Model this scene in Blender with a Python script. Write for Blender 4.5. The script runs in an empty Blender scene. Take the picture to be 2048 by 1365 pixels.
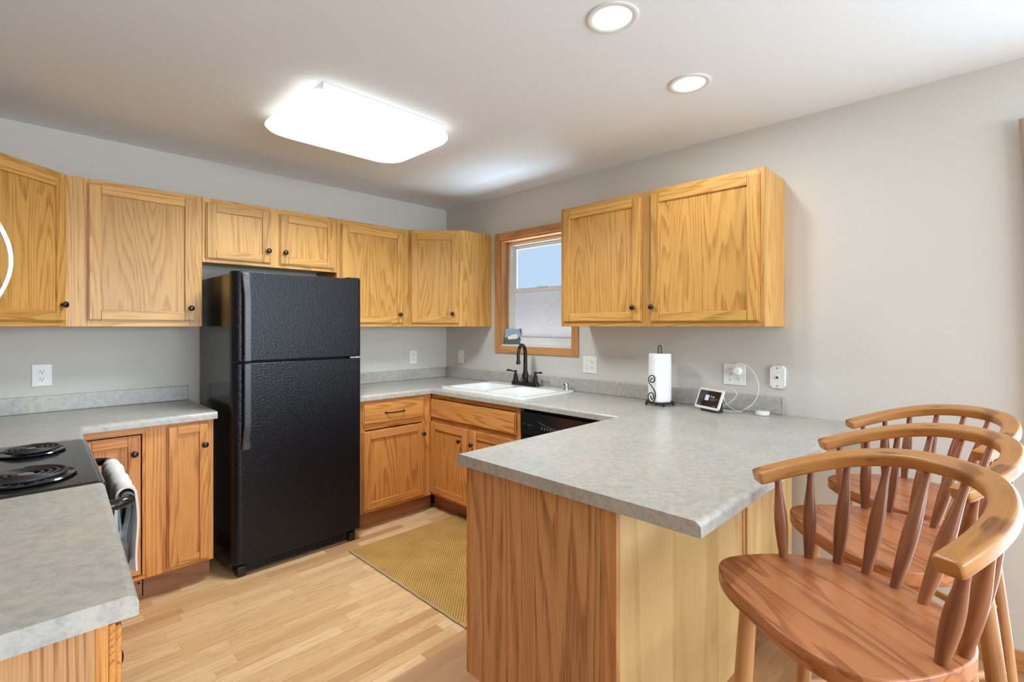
import bpy, bmesh, math, random
from mathutils import Matrix, Vector
random.seed(7)
S = bpy.context.scene
COL = S.collection
PI = math.pi

# ------------------------------------------------------------------ camera
cd = bpy.data.cameras.new('camera'); cam = bpy.data.objects.new('camera', cd); COL.objects.link(cam)
cam.location = (0, 0, 1.372)
cam.rotation_euler = (PI/2, 0, math.radians(44.7 - 90))
cd.sensor_width = 36; cd.lens = 995/2048*36; cd.shift_y = (653.5-682.5)/2048
cd.clip_start = 0.02
S.camera = cam
# ------------------------------------------------------------------ view
S.view_settings.view_transform = 'Standard'; S.view_settings.look = 'None'
S.view_settings.gamma = 1; S.view_settings.use_curve_mapping = False
S.view_settings.exposure = 0.40
S.cycles.use_denoising = True
S.cycles.max_bounces = 8; S.cycles.diffuse_bounces = 5; S.cycles.glossy_bounces = 4
S.cycles.sample_clamp_indirect = 6
S.cycles.caustics_reflective = False; S.cycles.caustics_refractive = False
# ------------------------------------------------------------------ world: pale daylight sky
W = bpy.data.worlds.new('sky'); S.world = W; W.use_nodes = True
W.node_tree.nodes['Background'].inputs[0].default_value = (0.47, 0.61, 0.77, 1)
W.node_tree.nodes['Background'].inputs[1].default_value = 1.0

XR, YB, XL, YR, ZC = 2.83, 3.65, -0.41, -3.9, 2.44     # right, back, left, rear wall; ceiling
XW, YW = -3.4, 1.0      # the dining side opens to the left beyond the end of the kitchen wall
def lamp(name, kind, loc, rot, power, color, sx=.1, sy=None, spread=None, shape=None):
    l = bpy.data.lights.new(name, kind); o = bpy.data.objects.new(name, l); COL.objects.link(o)
    o.location = loc; o.rotation_euler = rot; l.energy = power; l.color = color
    if kind == 'AREA':
        l.shape = shape or ('RECTANGLE' if sy else 'DISK'); l.size = sx
        if sy: l.size_y = sy
        if spread: l.spread = spread
    return o
DAY = (0.72, 0.87, 1.0)
# daylight through the patio door in the right wall (behind the camera's right) and the rear window
lamp('patio_daylight', 'AREA', (XR-.03, -1.15, 1.08), (0, PI/2, 0), 42, DAY, 2.0, 1.8)
lamp('rear_window_daylight', 'AREA', (1.15, YR+.06, 1.45), (PI/2+.12, 0, 0), 165, DAY, 2.7, 1.5)

# added unseen lamp outside, below the kitchen window, throws daylight up at the ceiling
lamp('window_uplight', 'AREA', (3.62, 2.56, .72), (0, math.radians(133), 0), 105, DAY, .8, 1.1)

# ------------------------------------------------------------------ materials
def newmat(name):
    m = bpy.data.materials.new(name); m.use_nodes = True
    nt = m.node_tree; b = nt.nodes['Principled BSDF']
    return m, nt, b
def N(nt, t, **kw):
    n = nt.nodes.new(t)
    for k, v in kw.items(): setattr(n, k, v)
    return n
def ramp(nt, stops):
    r = N(nt, 'ShaderNodeValToRGB'); e = r.color_ramp.elements
    while len(e) < len(stops): e.new(.5)
    for i, (p, c) in enumerate(stops):
        e[i].position = p; e[i].color = (*c, 1) if len(c) == 3 else c
    return r
def sr(r, g, b):
    f = lambda c: (c/255/12.92) if c/255 <= .04045 else ((c/255+.055)/1.055)**2.4
    return (f(r), f(g), f(b))
def flat(name, col, rough=.5, metal=0, bump=0, bscale=200, coat=0, spec=None):
    m, nt, b = newmat(name)
    b.inputs['Base Color'].default_value = (*col, 1); b.inputs['Roughness'].default_value = rough
    b.inputs['Metallic'].default_value = metal
    if coat: b.inputs['Coat Weight'].default_value = coat; b.inputs['Coat Roughness'].default_value = .1
    if spec is not None: b.inputs['Specular IOR Level'].default_value = spec
    tc = N(nt, 'ShaderNodeTexCoord'); no = N(nt, 'ShaderNodeTexNoise'); no.inputs['Scale'].default_value = bscale
    no.inputs['Detail'].default_value = 3
    nt.links.new(tc.outputs['Object'], no.inputs['Vector'])
    if bump:
        bp = N(nt, 'ShaderNodeBump'); bp.inputs['Strength'].default_value = bump; bp.inputs['Distance'].default_value = .002
        nt.links.new(no.outputs['Fac'], bp.inputs['Height']); nt.links.new(bp.outputs['Normal'], b.inputs['Normal'])
    return m
def vmath(nt, op, a, b=None):
    n = N(nt, 'ShaderNodeVectorMath', operation=op)
    nt.links.new(a, n.inputs[0])
    if b is not None:
        if hasattr(b, 'links'): nt.links.new(b, n.inputs[1])
        else: n.inputs[1].default_value = b
    return n
def mth(nt, op, a, b=None, c=None):
    n = N(nt, 'ShaderNodeMath', operation=op)
    for i, v in enumerate((a, b, c)):
        if v is None: continue
        if hasattr(v, 'links'): nt.links.new(v, n.inputs[i])
        else: n.inputs[i].default_value = v
    return n.outputs[0]
def noise(nt, vec, scale=1, detail=2, rough=.5):
    n = N(nt, 'ShaderNodeTexNoise'); n.inputs['Scale'].default_value = scale
    n.inputs['Detail'].default_value = detail; n.inputs['Roughness'].default_value = rough
    nt.links.new(vec, n.inputs['Vector']); return n
def mixc(nt, fac, a, b, mode='MIX'):
    n = N(nt, 'ShaderNodeMix', data_type='RGBA', blend_type=mode)
    for s, v in ((n.inputs[0], fac), (n.inputs[6], a), (n.inputs[7], b)):
        if hasattr(v, 'links'): nt.links.new(v, s)
        elif isinstance(v, (int, float)): s.default_value = v
        else: s.default_value = (*v, 1)
    return n.outputs[2]

def oak(name, light, mid, dark, rough=.38, rings=9., wide=5.0, along=.55, pores=.35, contrast=.55):
    """wood grain that follows each board: attribute 'gco' = (across, along, depth) + a board offset"""
    m, nt, b = newmat(name)
    at = N(nt, 'ShaderNodeAttribute', attribute_name='gco')
    v = at.outputs['Vector']
    lo = vmath(nt, 'MULTIPLY', v, (wide, along, wide)).outputs[0]
    n1 = noise(nt, lo, 1.0, 1.6, .45)
    wob = noise(nt, vmath(nt, 'MULTIPLY', v, (30, 3.5, 30)).outputs[0], 1.0, 2)
    h = mth(nt, 'ADD', mth(nt, 'MULTIPLY', n1.outputs['Fac'], rings), mth(nt, 'MULTIPLY', wob.outputs['Fac'], .22))
    fr = mth(nt, 'FRACT', h)
    rg = ramp(nt, [(0, (0.0,)*3), (.5, (.14,)*3), (.76, (.9,)*3), (.9, (1,)*3), (1, (.0,)*3)])
    nt.links.new(fr, rg.inputs[0])
    fine = noise(nt, vmath(nt, 'MULTIPLY', v, (290, 6, 290)).outputs[0], 1.0, 2)
    fr2 = ramp(nt, [(.42, (0,)*3), (.62, (1,)*3)]); nt.links.new(fine.outputs['Fac'], fr2.inputs[0])
    c = mixc(nt, mth(nt, 'MULTIPLY', rg.outputs[0], contrast), light, mid)
    c = mixc(nt, mth(nt, 'MULTIPLY', mth(nt, 'MULTIPLY', fr2.outputs[0], mth(nt, 'ADD', rg.outputs[0], .35)), pores), c, dark)
    tone = noise(nt, vmath(nt, 'MULTIPLY', v, (1.2, .3, 1.2)).outputs[0], 1.0, 0)
    hs = N(nt, 'ShaderNodeHueSaturation'); nt.links.new(c, hs.inputs['Color'])
    hs.inputs['Saturation'].default_value = 1.0
    nt.links.new(mth(nt, 'ADD', mth(nt, 'MULTIPLY', tone.outputs['Fac'], .5), .75), hs.inputs['Value'])
    nt.links.new(hs.outputs[0], b.inputs['Base Color'])
    b.inputs['Roughness'].default_value = rough
    b.inputs['Coat Weight'].default_value = .08; b.inputs['Coat Roughness'].default_value = .2; b.inputs['Specular IOR Level'].default_value = .35
    bp = N(nt, 'ShaderNodeBump'); bp.inputs['Strength'].default_value = .12; bp.inputs['Distance'].default_value = .001
    nt.links.new(fine.outputs['Fac'], bp.inputs['Height']); nt.links.new(bp.outputs['Normal'], b.inputs['Normal'])
    return m

M = {}
M['wall'] = flat('wall_paint', sr(206, 201, 192), .85, bump=.06, bscale=350)
M['ceiling'] = flat('ceiling_paint', sr(236, 241, 245), .9, bump=.05, bscale=250)
M['oak'] = oak('honey_oak', sr(212, 160, 86), sr(192, 134, 62), sr(150, 94, 42), rings=24, wide=5.5, along=.42, contrast=.62, pores=.5)
M['oak_base'] = oak('amber_oak', sr(214, 148, 80), sr(186, 114, 54), sr(138, 78, 36), rings=22, wide=6, along=.42, contrast=.6, pores=.5)
M['oak_panel'] = oak('oak_veneer', sr(206, 154, 104), sr(178, 124, 78), sr(130, 84, 50), rings=34, wide=3.6, along=.26, contrast=.75, pores=.6)
M['oak_back'] = oak('light_oak_veneer', sr(222, 185, 122), sr(206, 163, 100), sr(170, 124, 72), rings=7, wide=4, along=.2, contrast=.5)
M['toe'] = oak('toe_kick_oak', sr(170, 118, 80), sr(150, 100, 66), sr(110, 72, 46), rough=.5)
M['trim'] = oak('trim_oak', sr(206, 148, 92), sr(186, 124, 72), sr(146, 92, 52))
M['seat'] = oak('seat_wood', sr(186, 118, 72), sr(150, 84, 48), sr(104, 54, 32), rough=.3, rings=5, wide=16, along=1.6, pores=.3, contrast=.7)
M['bow'] = oak('bow_wood', sr(192, 132, 70), sr(138, 82, 42), sr(92, 52, 28), rough=.28, rings=2.2, wide=14, along=5, pores=.35, contrast=.75)
M['spindle'] = oak('spindle_wood', sr(152, 95, 60), sr(122, 70, 42), sr(84, 46, 28), rough=.32, rings=3, wide=12, along=2, pores=.25, contrast=.5)
M['leg'] = oak('leg_wood', sr(196, 142, 92), sr(166, 112, 68), sr(120, 74, 44), rough=.34, rings=3, wide=12, along=2, pores=.3, contrast=.55)
M['knob'] = flat('knob_black', (.012, .011, .011), .22)
M['bronze'] = flat('dark_bronze', (.03, .027, .03), .3, .7)
M['iron'] = flat('wrought_iron', (.03, .024, .02), .42, .5)
M['black'] = flat('gloss_black', (.012, .012, .013), .12)
M['black_satin'] = flat('satin_black', (.012, .012, .013), .4)
M['fridge'] = flat('textured_black', (.006, .006, .008), .25, bump=1.0, bscale=110, spec=.3)
M['fridge_side'] = flat('smooth_black', (.008, .008, .009), .16)
M['handle_grey'] = flat('handle_grey', (.055, .055, .062), .32)
M['gasket'] = flat('gasket_dark', (.004, .004, .004), .7)
M['white_plastic'] = flat('white_plastic', sr(236, 234, 228), .35)
M['slot'] = flat('slot_dark', (.02, .02, .02), .6)
M['screw'] = flat('screw_grey', (.3, .3, .29), .4, .6)
M['vinyl'] = flat('white_vinyl', sr(232, 232, 230), .4)
M['enamel'] = flat('white_enamel', sr(240, 239, 235), .14)
M['chrome'] = flat('chrome', (.62, .62, .63), .12, 1)
M['steel'] = flat('brushed_steel', (.62, .61, .59), .28, 1)
M['paper'] = flat('paper_towel', sr(244, 243, 240), .95, bump=.25, bscale=160)
M['coil'] = flat('coil_grey', (.035, .033, .036), .42, .3)
M['hub_grey'] = flat('charcoal_fabric', (.03, .034, .042), .9, bump=.3, bscale=900)
M['hub_white'] = flat('hub_bezel', sr(232, 222, 210), .4)
M['screen'] = flat('dark_screen', (.018, .012, .016), .08)
M['screen_ink'] = flat('screen_ink', sr(225, 225, 235), .5)
M['screen_dim'] = flat('screen_dim', sr(130, 130, 140), .5)
M['curtain'] = flat('curtain_beige', sr(206, 190, 166), .9)
M['dull_mark'] = flat('dull_mark', sr(90, 88, 90), .5)

# laminate worktop
def laminate(name):
    m, nt, b = newmat(name)
    tc = N(nt, 'ShaderNodeTexCoord'); v = tc.outputs['Object']
    n1 = noise(nt, v, 44, 5, .62); n2 = noise(nt, v, 150, 4, .6); n3 = noise(nt, v, 7, 2)
    r = ramp(nt, [(.3, sr(150, 146, 138)), (.46, sr(186, 181, 170)), (.58, sr(212, 205, 190)), (.72, sr(204, 180, 150))])
    nt.links.new(mth(nt, 'ADD', mth(nt, 'MULTIPLY', n1.outputs['Fac'], .65), mth(nt, 'MULTIPLY', n2.outputs['Fac'], .35)), r.inputs[0])
    r2 = ramp(nt, [(.35, sr(178, 180, 178)), (.65, sr(206, 196, 180))]); nt.links.new(n3.outputs['Fac'], r2.inputs[0])
    c = mixc(nt, .4, r.outputs[0], r2.outputs[0])
    c = mixc(nt, 1.0, c, (.80, .80, .81), 'MULTIPLY')
    nt.links.new(c, b.inputs['Base Color'])
    b.inputs['Roughness'].default_value = .3
    return m
M['laminate'] = laminate('stone_laminate')

# strip floor, boards along X
def floor_mat(name, tints, w=.062, L=.55, dim=0):
    m, nt, b = newmat(name)
    tc = N(nt, 'ShaderNodeTexCoord'); sep = N(nt, 'ShaderNodeSeparateXYZ'); nt.links.new(tc.outputs['Object'], sep.inputs[0])
    ry = mth(nt, 'DIVIDE', sep.outputs[1], w); row = mth(nt, 'FLOOR', ry)
    wn = N(nt, 'ShaderNodeTexWhiteNoise', noise_dimensions='1D'); nt.links.new(row, wn.inputs['W'])
    cx = mth(nt, 'ADD', mth(nt, 'DIVIDE', sep.outputs[0], L), mth(nt, 'MULTIPLY', wn.outputs[0], 7.3)); colm = mth(nt, 'FLOOR', cx)
    cv = N(nt, 'ShaderNodeCombineXYZ'); nt.links.new(row, cv.inputs[0]); nt.links.new(colm, cv.inputs[1])
    w2 = N(nt, 'ShaderNodeTexWhiteNoise', noise_dimensions='2D'); nt.links.new(cv.outputs[0], w2.inputs['Vector'])
    r = ramp(nt, tints); nt.links.new(w2.outputs[0], r.inputs[0])
    off = vmath(nt, 'MULTIPLY', w2.outputs[1], (30, 30, 30)).outputs[0]
    g = vmath(nt, 'ADD', vmath(nt, 'MULTIPLY', tc.outputs['Object'], (1.6, 22, 1)).outputs[0], off).outputs[0]
    n1 = noise(nt, g, 1, 2); fr = mth(nt, 'FRACT', mth(nt, 'MULTIPLY', n1.outputs['Fac'], 6))
    rg = ramp(nt, [(0, (0,)*3), (.6, (.3,)*3), (.9, (1,)*3), (1, (0,)*3)]); nt.links.new(fr, rg.inputs[0])
    fine = noise(nt, vmath(nt, 'ADD', vmath(nt, 'MULTIPLY', tc.outputs['Object'], (9, 420, 1)).outputs[0], off).outputs[0], 1, 2)
    c = mixc(nt, mth(nt, 'MULTIPLY', rg.outputs[0], .45), r.outputs[0], sr(178, 126, 78))
    c = mixc(nt, mth(nt, 'MULTIPLY', mth(nt, 'GREATER_THAN', fine.outputs['Fac'], .58), .2), c, sr(170, 118, 70))
    fy = mth(nt, 'FRACT', ry); edge = mth(nt, 'LESS_THAN', fy, .02)
    fx = mth(nt, 'FRACT', cx); edge2 = mth(nt, 'LESS_THAN', fx, .004)
    e = mth(nt, 'MAXIMUM', edge, edge2)
    c = mixc(nt, mth(nt, 'MULTIPLY', e, .35), c, sr(140, 98, 58))
    if dim:
        c = mixc(nt, dim, c, sr(150, 110, 80))  # mixes the dimmer light into the board colour
    nt.links.new(c, b.inputs['Base Color']); b.inputs['Roughness'].default_value = .34
    return m
TINTS = [(0, sr(206, 162, 114)), (.3, sr(222, 182, 134)), (.6, sr(232, 194, 148)), (.85, sr(214, 170, 120)), (1, sr(192, 144, 100))]
M['floor'] = floor_mat('strip_floor', TINTS)
M['floor_dining_dimmed'] = floor_mat('strip_floor_dimmed', [(0, sr(176, 136, 100)), (.5, sr(198, 158, 120)), (1, sr(184, 142, 106))], dim=.18)  # same strip floor, weaker light on the dining side painted into its tints

def rug_mat():
    m, nt, b = newmat('jute_weave')
    tc = N(nt, 'ShaderNodeTexCoord'); sep = N(nt, 'ShaderNodeSeparateXYZ'); nt.links.new(tc.outputs['Object'], sep.inputs[0])
    k = 2*PI/.018
    ra = mth(nt, 'FLOOR', mth(nt, 'DIVIDE', sep.outputs[1], .009))
    sx = mth(nt, 'SINE', mth(nt, 'ADD', mth(nt, 'MULTIPLY', sep.outputs[0], k), mth(nt, 'MULTIPLY', ra, PI)))
    sy = mth(nt, 'ABSOLUTE', mth(nt, 'SINE', mth(nt, 'MULTIPLY', sep.outputs[1], PI/.009)))
    h = mth(nt, 'MULTIPLY', mth(nt, 'ADD', mth(nt, 'MULTIPLY', sx, .5), .5), sy)
    r = ramp(nt, [(0, sr(140, 98, 42)), (.35, sr(202, 156, 80)), (1, sr(234, 192, 116))]); nt.links.new(h, r.inputs[0])
    n = noise(nt, tc.outputs['Object'], 6, 3)
    rn = ramp(nt, [(.3, (.82, .8, .76)), (.7, (1.08, 1.06, 1.0))]); nt.links.new(n.outputs['Fac'], rn.inputs[0])
    c = mixc(nt, 1.0, r.outputs[0], rn.outputs[0], 'MULTIPLY')
    nt.links.new(c, b.inputs['Base Color']); b.inputs['Roughness'].default_value = .95
    bp = N(nt, 'ShaderNodeBump'); bp.inputs['Strength'].default_value = .8; bp.inputs['Distance'].default_value = .004
    nt.links.new(h, bp.inputs['Height']); nt.links.new(bp.outputs['Normal'], b.inputs['Normal'])
    return m
M['rug'] = rug_mat()
M['rug_edge'] = flat('jute_edge', sr(176, 156, 118), .95, bump=.8, bscale=220)

def emit(name, col, strength):
    m, nt, b = newmat(name)
    b.inputs['Base Color'].default_value = (.8, .8, .78, 1)
    b.inputs['Emission Color'].default_value = (*col, 1); b.inputs['Emission Strength'].default_value = strength
    return m
M['diffuser'] = emit('lit_diffuser', (1.0, .955, .86), .8)
M['led'] = emit('lit_lens', (1.0, .98, .94), 12)

def glass(name, rough, mixw, tint, bump, bscale):
    m, nt, b = newmat(name)
    b.inputs['Base Color'].default_value = (*tint, 1); b.inputs['Roughness'].default_value = rough
    b.inputs['Transmission Weight'].default_value = 1; b.inputs['IOR'].default_value = 1.1
    tl = N(nt, 'ShaderNodeBsdfTranslucent'); tl.inputs[0].default_value = (*tint, 1)
    mx = N(nt, 'ShaderNodeMixShader'); mx.inputs[0].default_value = mixw
    out = nt.nodes['Material Output']
    nt.links.new(b.outputs[0], mx.inputs[1]); nt.links.new(tl.outputs[0], mx.inputs[2]); nt.links.new(mx.outputs[0], out.inputs[0])
    tc = N(nt, 'ShaderNodeTexCoord'); no = noise(nt, tc.outputs['Object'], bscale, 2)
    rr = ramp(nt, [(.35, tuple(t*.8 for t in tint)), (.65, tint)]); nt.links.new(no.outputs['Fac'], rr.inputs[0])
    nt.links.new(rr.outputs[0], tl.inputs[0])
    bp = N(nt, 'ShaderNodeBump'); bp.inputs['Strength'].default_value = bump; bp.inputs['Distance'].default_value = .002
    nt.links.new(no.outputs['Fac'], bp.inputs['Height']); nt.links.new(bp.outputs['Normal'], b.inputs['Normal'])
    return m
m_, nt_, b_ = newmat('upper_pane_glass')
tr_ = N(nt_, 'ShaderNodeBsdfTransparent'); tr_.inputs[0].default_value = (.93, .95, .97, 1)
gl_ = N(nt_, 'ShaderNodeBsdfGlossy'); gl_.inputs[1].default_value = .08
lw_ = N(nt_, 'ShaderNodeLayerWeight'); lw_.inputs[0].default_value = .25
mx_ = N(nt_, 'ShaderNodeMixShader'); nt_.links.new(mth(nt_, 'MULTIPLY', lw_.outputs[0], .4), mx_.inputs[0])
nt_.links.new(tr_.outputs[0], mx_.inputs[1]); nt_.links.new(gl_.outputs[0], mx_.inputs[2]); nt_.links.new(mx_.outputs[0], nt_.nodes['Material Output'].inputs[0])
M['pane_clear'] = m_
M['pane_frost'] = glass('frosted_pane_glass', .4, .88, (.35, .315, .30), .3, 110)

def towel_mat():
    m, nt, b = newmat('terry_towel')
    tc = N(nt, 'ShaderNodeTexCoord'); n = noise(nt, tc.outputs['Object'], 420, 3)
    b.inputs['Base Color'].default_value = (*sr(232, 226, 218), 1); b.inputs['Roughness'].default_value = 1
    bp = N(nt, 'ShaderNodeBump'); bp.inputs['Strength'].default_value = .7; bp.inputs['Distance'].default_value = .003
    nt.links.new(n.outputs['Fac'], bp.inputs['Height']); nt.links.new(bp.outputs['Normal'], b.inputs['Normal'])
    return m
M['towel'] = towel_mat()
M['towel_blue'] = flat('towel_blue', sr(120, 158, 172), 1, bump=.5, bscale=400)

# ------------------------------------------------------------------ mesh builder
class MB:
    def __init__(s):
        s.bm = bmesh.new(); s.g = s.bm.verts.layers.float_vector.new('gco')
    def _grain(s, verts, grain, off=None):
        if off is None: off = Vector((random.uniform(0, 40), random.uniform(0, 40), random.uniform(0, 40)))
        for v in verts:
            c = v.co
            if grain == 'z': q = (c.x, c.z, c.y)
            elif grain == 'x': q = (c.z, c.x, c.y)
            else: q = (c.x, c.y, c.z)
            v[s.g] = Vector(q) + off
    def box(s, x0, x1, y0, y1, z0, z1, grain='z', bevel=0, seg=2, mat=None):
        vs = [s.bm.verts.new((x, y, z)) for x in (x0, x1) for y in (y0, y1) for z in (z0, z1)]
        idx = [(0, 1, 3, 2), (4, 6, 7, 5), (0, 4, 5, 1), (2, 3, 7, 6), (0, 2, 6, 4), (1, 5, 7, 3)]
        fs = [s.bm.faces.new([vs[i] for i in f]) for f in idx]
        if bevel:
            es = list({e for f in fs for e in f.edges})
            r = bmesh.ops.bevel(s.bm, geom=es, offset=bevel, segments=seg, profile=.5, affect='EDGES', clamp_overlap=True)
            vs = list({v for f in r['faces'] for v in f.verts} | {v for v in vs if v.is_valid})
        s._grain(vs, grain)
        if mat:
            for v in vs: v.co = mat @ v.co
        return vs
    def prism(s, pts, z0, z1, grain='y', bevel_top=0, seg=3, holes=(), bevel_bot=0):
        """polygon (xy list) extruded z0..z1; holes are xy lists"""
        loops = [pts] + list(holes); edges = []; allv = []
        for lp in loops:
            vs = [s.bm.verts.new((x, y, z1)) for x, y in lp]; allv += vs
            for i in range(len(vs)): edges.append(s.bm.edges.new((vs[i], vs[(i+1) % len(vs)])))
        if holes:
            r = bmesh.ops.triangle_fill(s.bm, use_beauty=True, edges=edges)
            faces = [f for f in r['geom'] if isinstance(f, bmesh.types.BMFace)]
        else:
            faces = [s.bm.faces.new(allv)]
        for f in faces:
            f.normal_update()
            if f.normal.z < 0: f.normal_flip()
        ex = bmesh.ops.extrude_face_region(s.bm, geom=faces)
        nv = [e for e in ex['geom'] if isinstance(e, bmesh.types.BMVert)]
        nf = [e for e in ex['geom'] if isinstance(e, bmesh.types.BMFace)]
        # extruded copies are the top in blender's convention: move them to z0 then flip
        for v in nv: v.co.z = z0
        for f in nf: f.normal_flip()
        vset = set(allv) | set(nv)
        bmesh.ops.recalc_face_normals(s.bm, faces=list({f for v in vset for f in v.link_faces}))
        if bevel_top:
            be = [e for e in edges if e.is_valid]
            r = bmesh.ops.bevel(s.bm, geom=be, offset=bevel_top, segments=seg, profile=.5, affect='EDGES', clamp_overlap=True)
            vset |= {v for f in r['faces'] for v in f.verts}
        if bevel_bot:
            be = [e for v in nv if v.is_valid for e in v.link_edges if abs(e.verts[0].co.z-z0) < 1e-6 and abs(e.verts[1].co.z-z0) < 1e-6 and len(e.link_faces) == 2 and e.calc_face_angle(0) > .5]
            r = bmesh.ops.bevel(s.bm, geom=list(set(be)), offset=bevel_bot, segments=seg, profile=.5, affect='EDGES', clamp_overlap=True)
            vset |= {v for f in r['faces'] for v in f.verts}
        vset = {v for v in vset if v.is_valid}
        s._grain(vset, grain)
        return vset
    def lathe(s, prof, axis=Matrix(), n=24, grain='z', cap=True):
        """prof: (r, z) list from bottom to top"""
        rings = []; allv = []
        for r, z in prof:
            ring = [s.bm.verts.new((r*math.cos(2*PI*i/n), r*math.sin(2*PI*i/n), z)) for i in range(n)]
            rings.append(ring); allv += ring
        for a, b in zip(rings, rings[1:]):
            for i in range(n): s.bm.faces.new((a[i], a[(i+1) % n], b[(i+1) % n], b[i]))
        if cap:
            s.bm.faces.new(rings[0][::-1]); s.bm.faces.new(rings[-1])
        s._grain(allv, grain)
        for v in allv: v.co = axis @ v.co
        return allv
    def tube(s, path, r, n=10, closed=False, cap=True, radii=None, grain='along'):
        P = [Vector(p) for p in path]; m = len(P); rings = []; allv = []
        up = None; acc = 0
        off = Vector((random.uniform(0, 40), random.uniform(0, 40), random.uniform(0, 40)))
        for i, p in enumerate(P):
            if closed: t = (P[(i+1) % m]-P[i-1]).normalized()
            else: t = (P[min(i+1, m-1)]-P[max(i-1, 0)]).normalized()
            if up is None:
                up = Vector((0, 0, 1)) if abs(t.z) < .9 else Vector((1, 0, 0))
            a = t.cross(up)
            if a.length < 1e-6: a = t.cross(Vector((0, 1, 0)))
            a.normalize(); up = a.cross(t).normalized()
            rr = radii[i] if radii else r
            if i: acc += (P[i]-P[i-1]).length
            ring = []
            for k in range(n):
                c, d = math.cos(2*PI*k/n)*rr, math.sin(2*PI*k/n)*rr
                v = s.bm.verts.new(p + a*c + up*d); v[s.g] = Vector((c, acc, d))+off; ring.append(v)
            rings.append(ring); allv += ring
        for j in range(m if closed else m-1):
            A, B = rings[j], rings[(j+1) % m]
            for k in range(n): s.bm.faces.new((A[k], A[(k+1) % n], B[(k+1) % n], B[k]))
        if cap and not closed:
            s.bm.faces.new(rings[0][::-1]); s.bm.faces.new(rings[-1])
        return allv
    def sweep(s, frames, prof, cap=True):
        """frames: list of (origin, side, up, length-along); prof: list of (side, up)"""
        off = Vector((random.uniform(0, 40), random.uniform(0, 40), random.uniform(0, 40))); rings = []
        n = len(prof)
        for o, a, u, L, sc in frames:
            ring = []
            for (x, y) in prof:
                v = s.bm.verts.new(o + a*x*sc + u*y*sc); v[s.g] = Vector((x, L, y))+off; ring.append(v)
            rings.append(ring)
        for A, B in zip(rings, rings[1:]):
            for k in range(n): s.bm.faces.new((A[k], A[(k+1) % n], B[(k+1) % n], B[k]))
        if cap:
            s.bm.faces.new(rings[0][::-1]); s.bm.faces.new(rings[-1])
    def loft(s, loops, close_last=True, close_first=False):
        rs = [[s.bm.verts.new(p) for p in lp] for lp in loops]; n = len(rs[0])
        for A, B in zip(rs, rs[1:]):
            for k in range(n): s.bm.faces.new((A[k], A[(k+1) % n], B[(k+1) % n], B[k]))
        if close_last: s.bm.faces.new(rs[-1])
        if close_first: s.bm.faces.new(rs[0][::-1])
        return rs
    def build(s, name, mat, parent=None, smooth=True, angle=35, recalc=True):
        if recalc: bmesh.ops.recalc_face_normals(s.bm, faces=s.bm.faces[:])
        me = bpy.data.meshes.new(name); s.bm.to_mesh(me); s.bm.free()
        me.materials.append(mat)
        if smooth:
            me.shade_smooth(); me.set_sharp_from_angle(angle=math.radians(angle))
        o = bpy.data.objects.new(name, me); COL.objects.link(o)
        if smooth:
            wn = o.modifiers.new('weighted_normals', 'WEIGHTED_NORMAL'); wn.keep_sharp = True; wn.weight = 80
        if parent: o.parent = parent
        return o
def tag(o, label=None, cat=None, group=None, kind=None):
    if label: o['label'] = label
    if cat: o['category'] = cat
    if group: o['group'] = group
    if kind: o['kind'] = kind
    return o
def thing(name, label, cat, loc=(0, 0, 0), rz=0, group=None, kind=None):
    o = bpy.data.objects.new(name, None); COL.objects.link(o); o.empty_display_size = .1
    o.location = loc; o.rotation_euler = (0, 0, rz)
    return tag(o, label, cat, group, kind)
def copy_tree(o, parent=None):
    c = o.copy(); COL.objects.link(c)
    if parent: c.parent = parent
    for ch in list(o.children): copy_tree(ch, c)
    return c
def rrect(x0, x1, y0, y1, r, n=6):
    p = []
    for cx, cy, a0 in ((x1-r, y1-r, 0), (x0+r, y1-r, 90), (x0+r, y0+r, 180), (x1-r, y0+r, 270)):
        for i in range(n+1):
            a = math.radians(a0 + 90*i/n); p.append((cx+r*math.cos(a), cy+r*math.sin(a)))
    return p
def struct(o): o['kind'] = 'structure'; return o

# ================================================================== THE SETTING
b = MB(); b.box(XL-.12, XR+.12, 1.69, YB+.12, -.06, 0, 'x'); struct(b.build('floor', M['floor'], smooth=False))
b = MB(); b.box(XW-.12, XR+.12, YR-.12, 1.69, -.06, 0, 'x'); struct(b.build('floor_dining_dimmed', M['floor_dining_dimmed'], smooth=False))  # same boards continued, with the weaker light put into their colour
b = MB(); b.box(XW-.12, XR+.12, YR-.12, YB+.12, ZC, ZC+.1, 'x'); struct(b.build('ceiling', M['ceiling'], smooth=False))
b = MB(); b.box(XL-.12, XR+.12, YB, YB+.12, 0, ZC); struct(b.build('wall_back', M['wall'], smooth=False))
b = MB(); b.box(XL-.12, XL, YW, YB, 0, ZC); struct(b.build('wall_left', M['wall'], smooth=False))
b = MB(); b.box(XW, XL-.12, YW, YW+.12, 0, ZC); struct(b.build('wall_front', M['wall'], smooth=False))
b = MB(); b.box(XW-.12, XW, YR-.12, YW+.12, 0, ZC); struct(b.build('wall_far_left', M['wall'], smooth=False))
WY0, WY1, WZ0, WZ1 = 2.19, 2.93, 1.215, 2.075     # kitchen window opening
DY0, DY1, DZ1 = -2.1, -.2, 2.1                    # patio door opening
b = MB()
T = .14
b.box(XR, XR+T, WY1, YB+.12, 0, ZC); b.box(XR, XR+T, WY0, WY1, 0, WZ0); b.box(XR, XR+T, WY0, WY1, WZ1, ZC)
b.box(XR, XR+T, DY1, WY0, 0, ZC); b.box(XR, XR+T, DY0, DY1, DZ1, ZC); b.box(XR, XR+T, YR, DY0, 0, ZC)
bmesh.ops.remove_doubles(b.bm, verts=b.bm.verts[:], dist=1e-5)
struct(b.build('wall_right', M['wall'], smooth=False))
b = MB()
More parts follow.
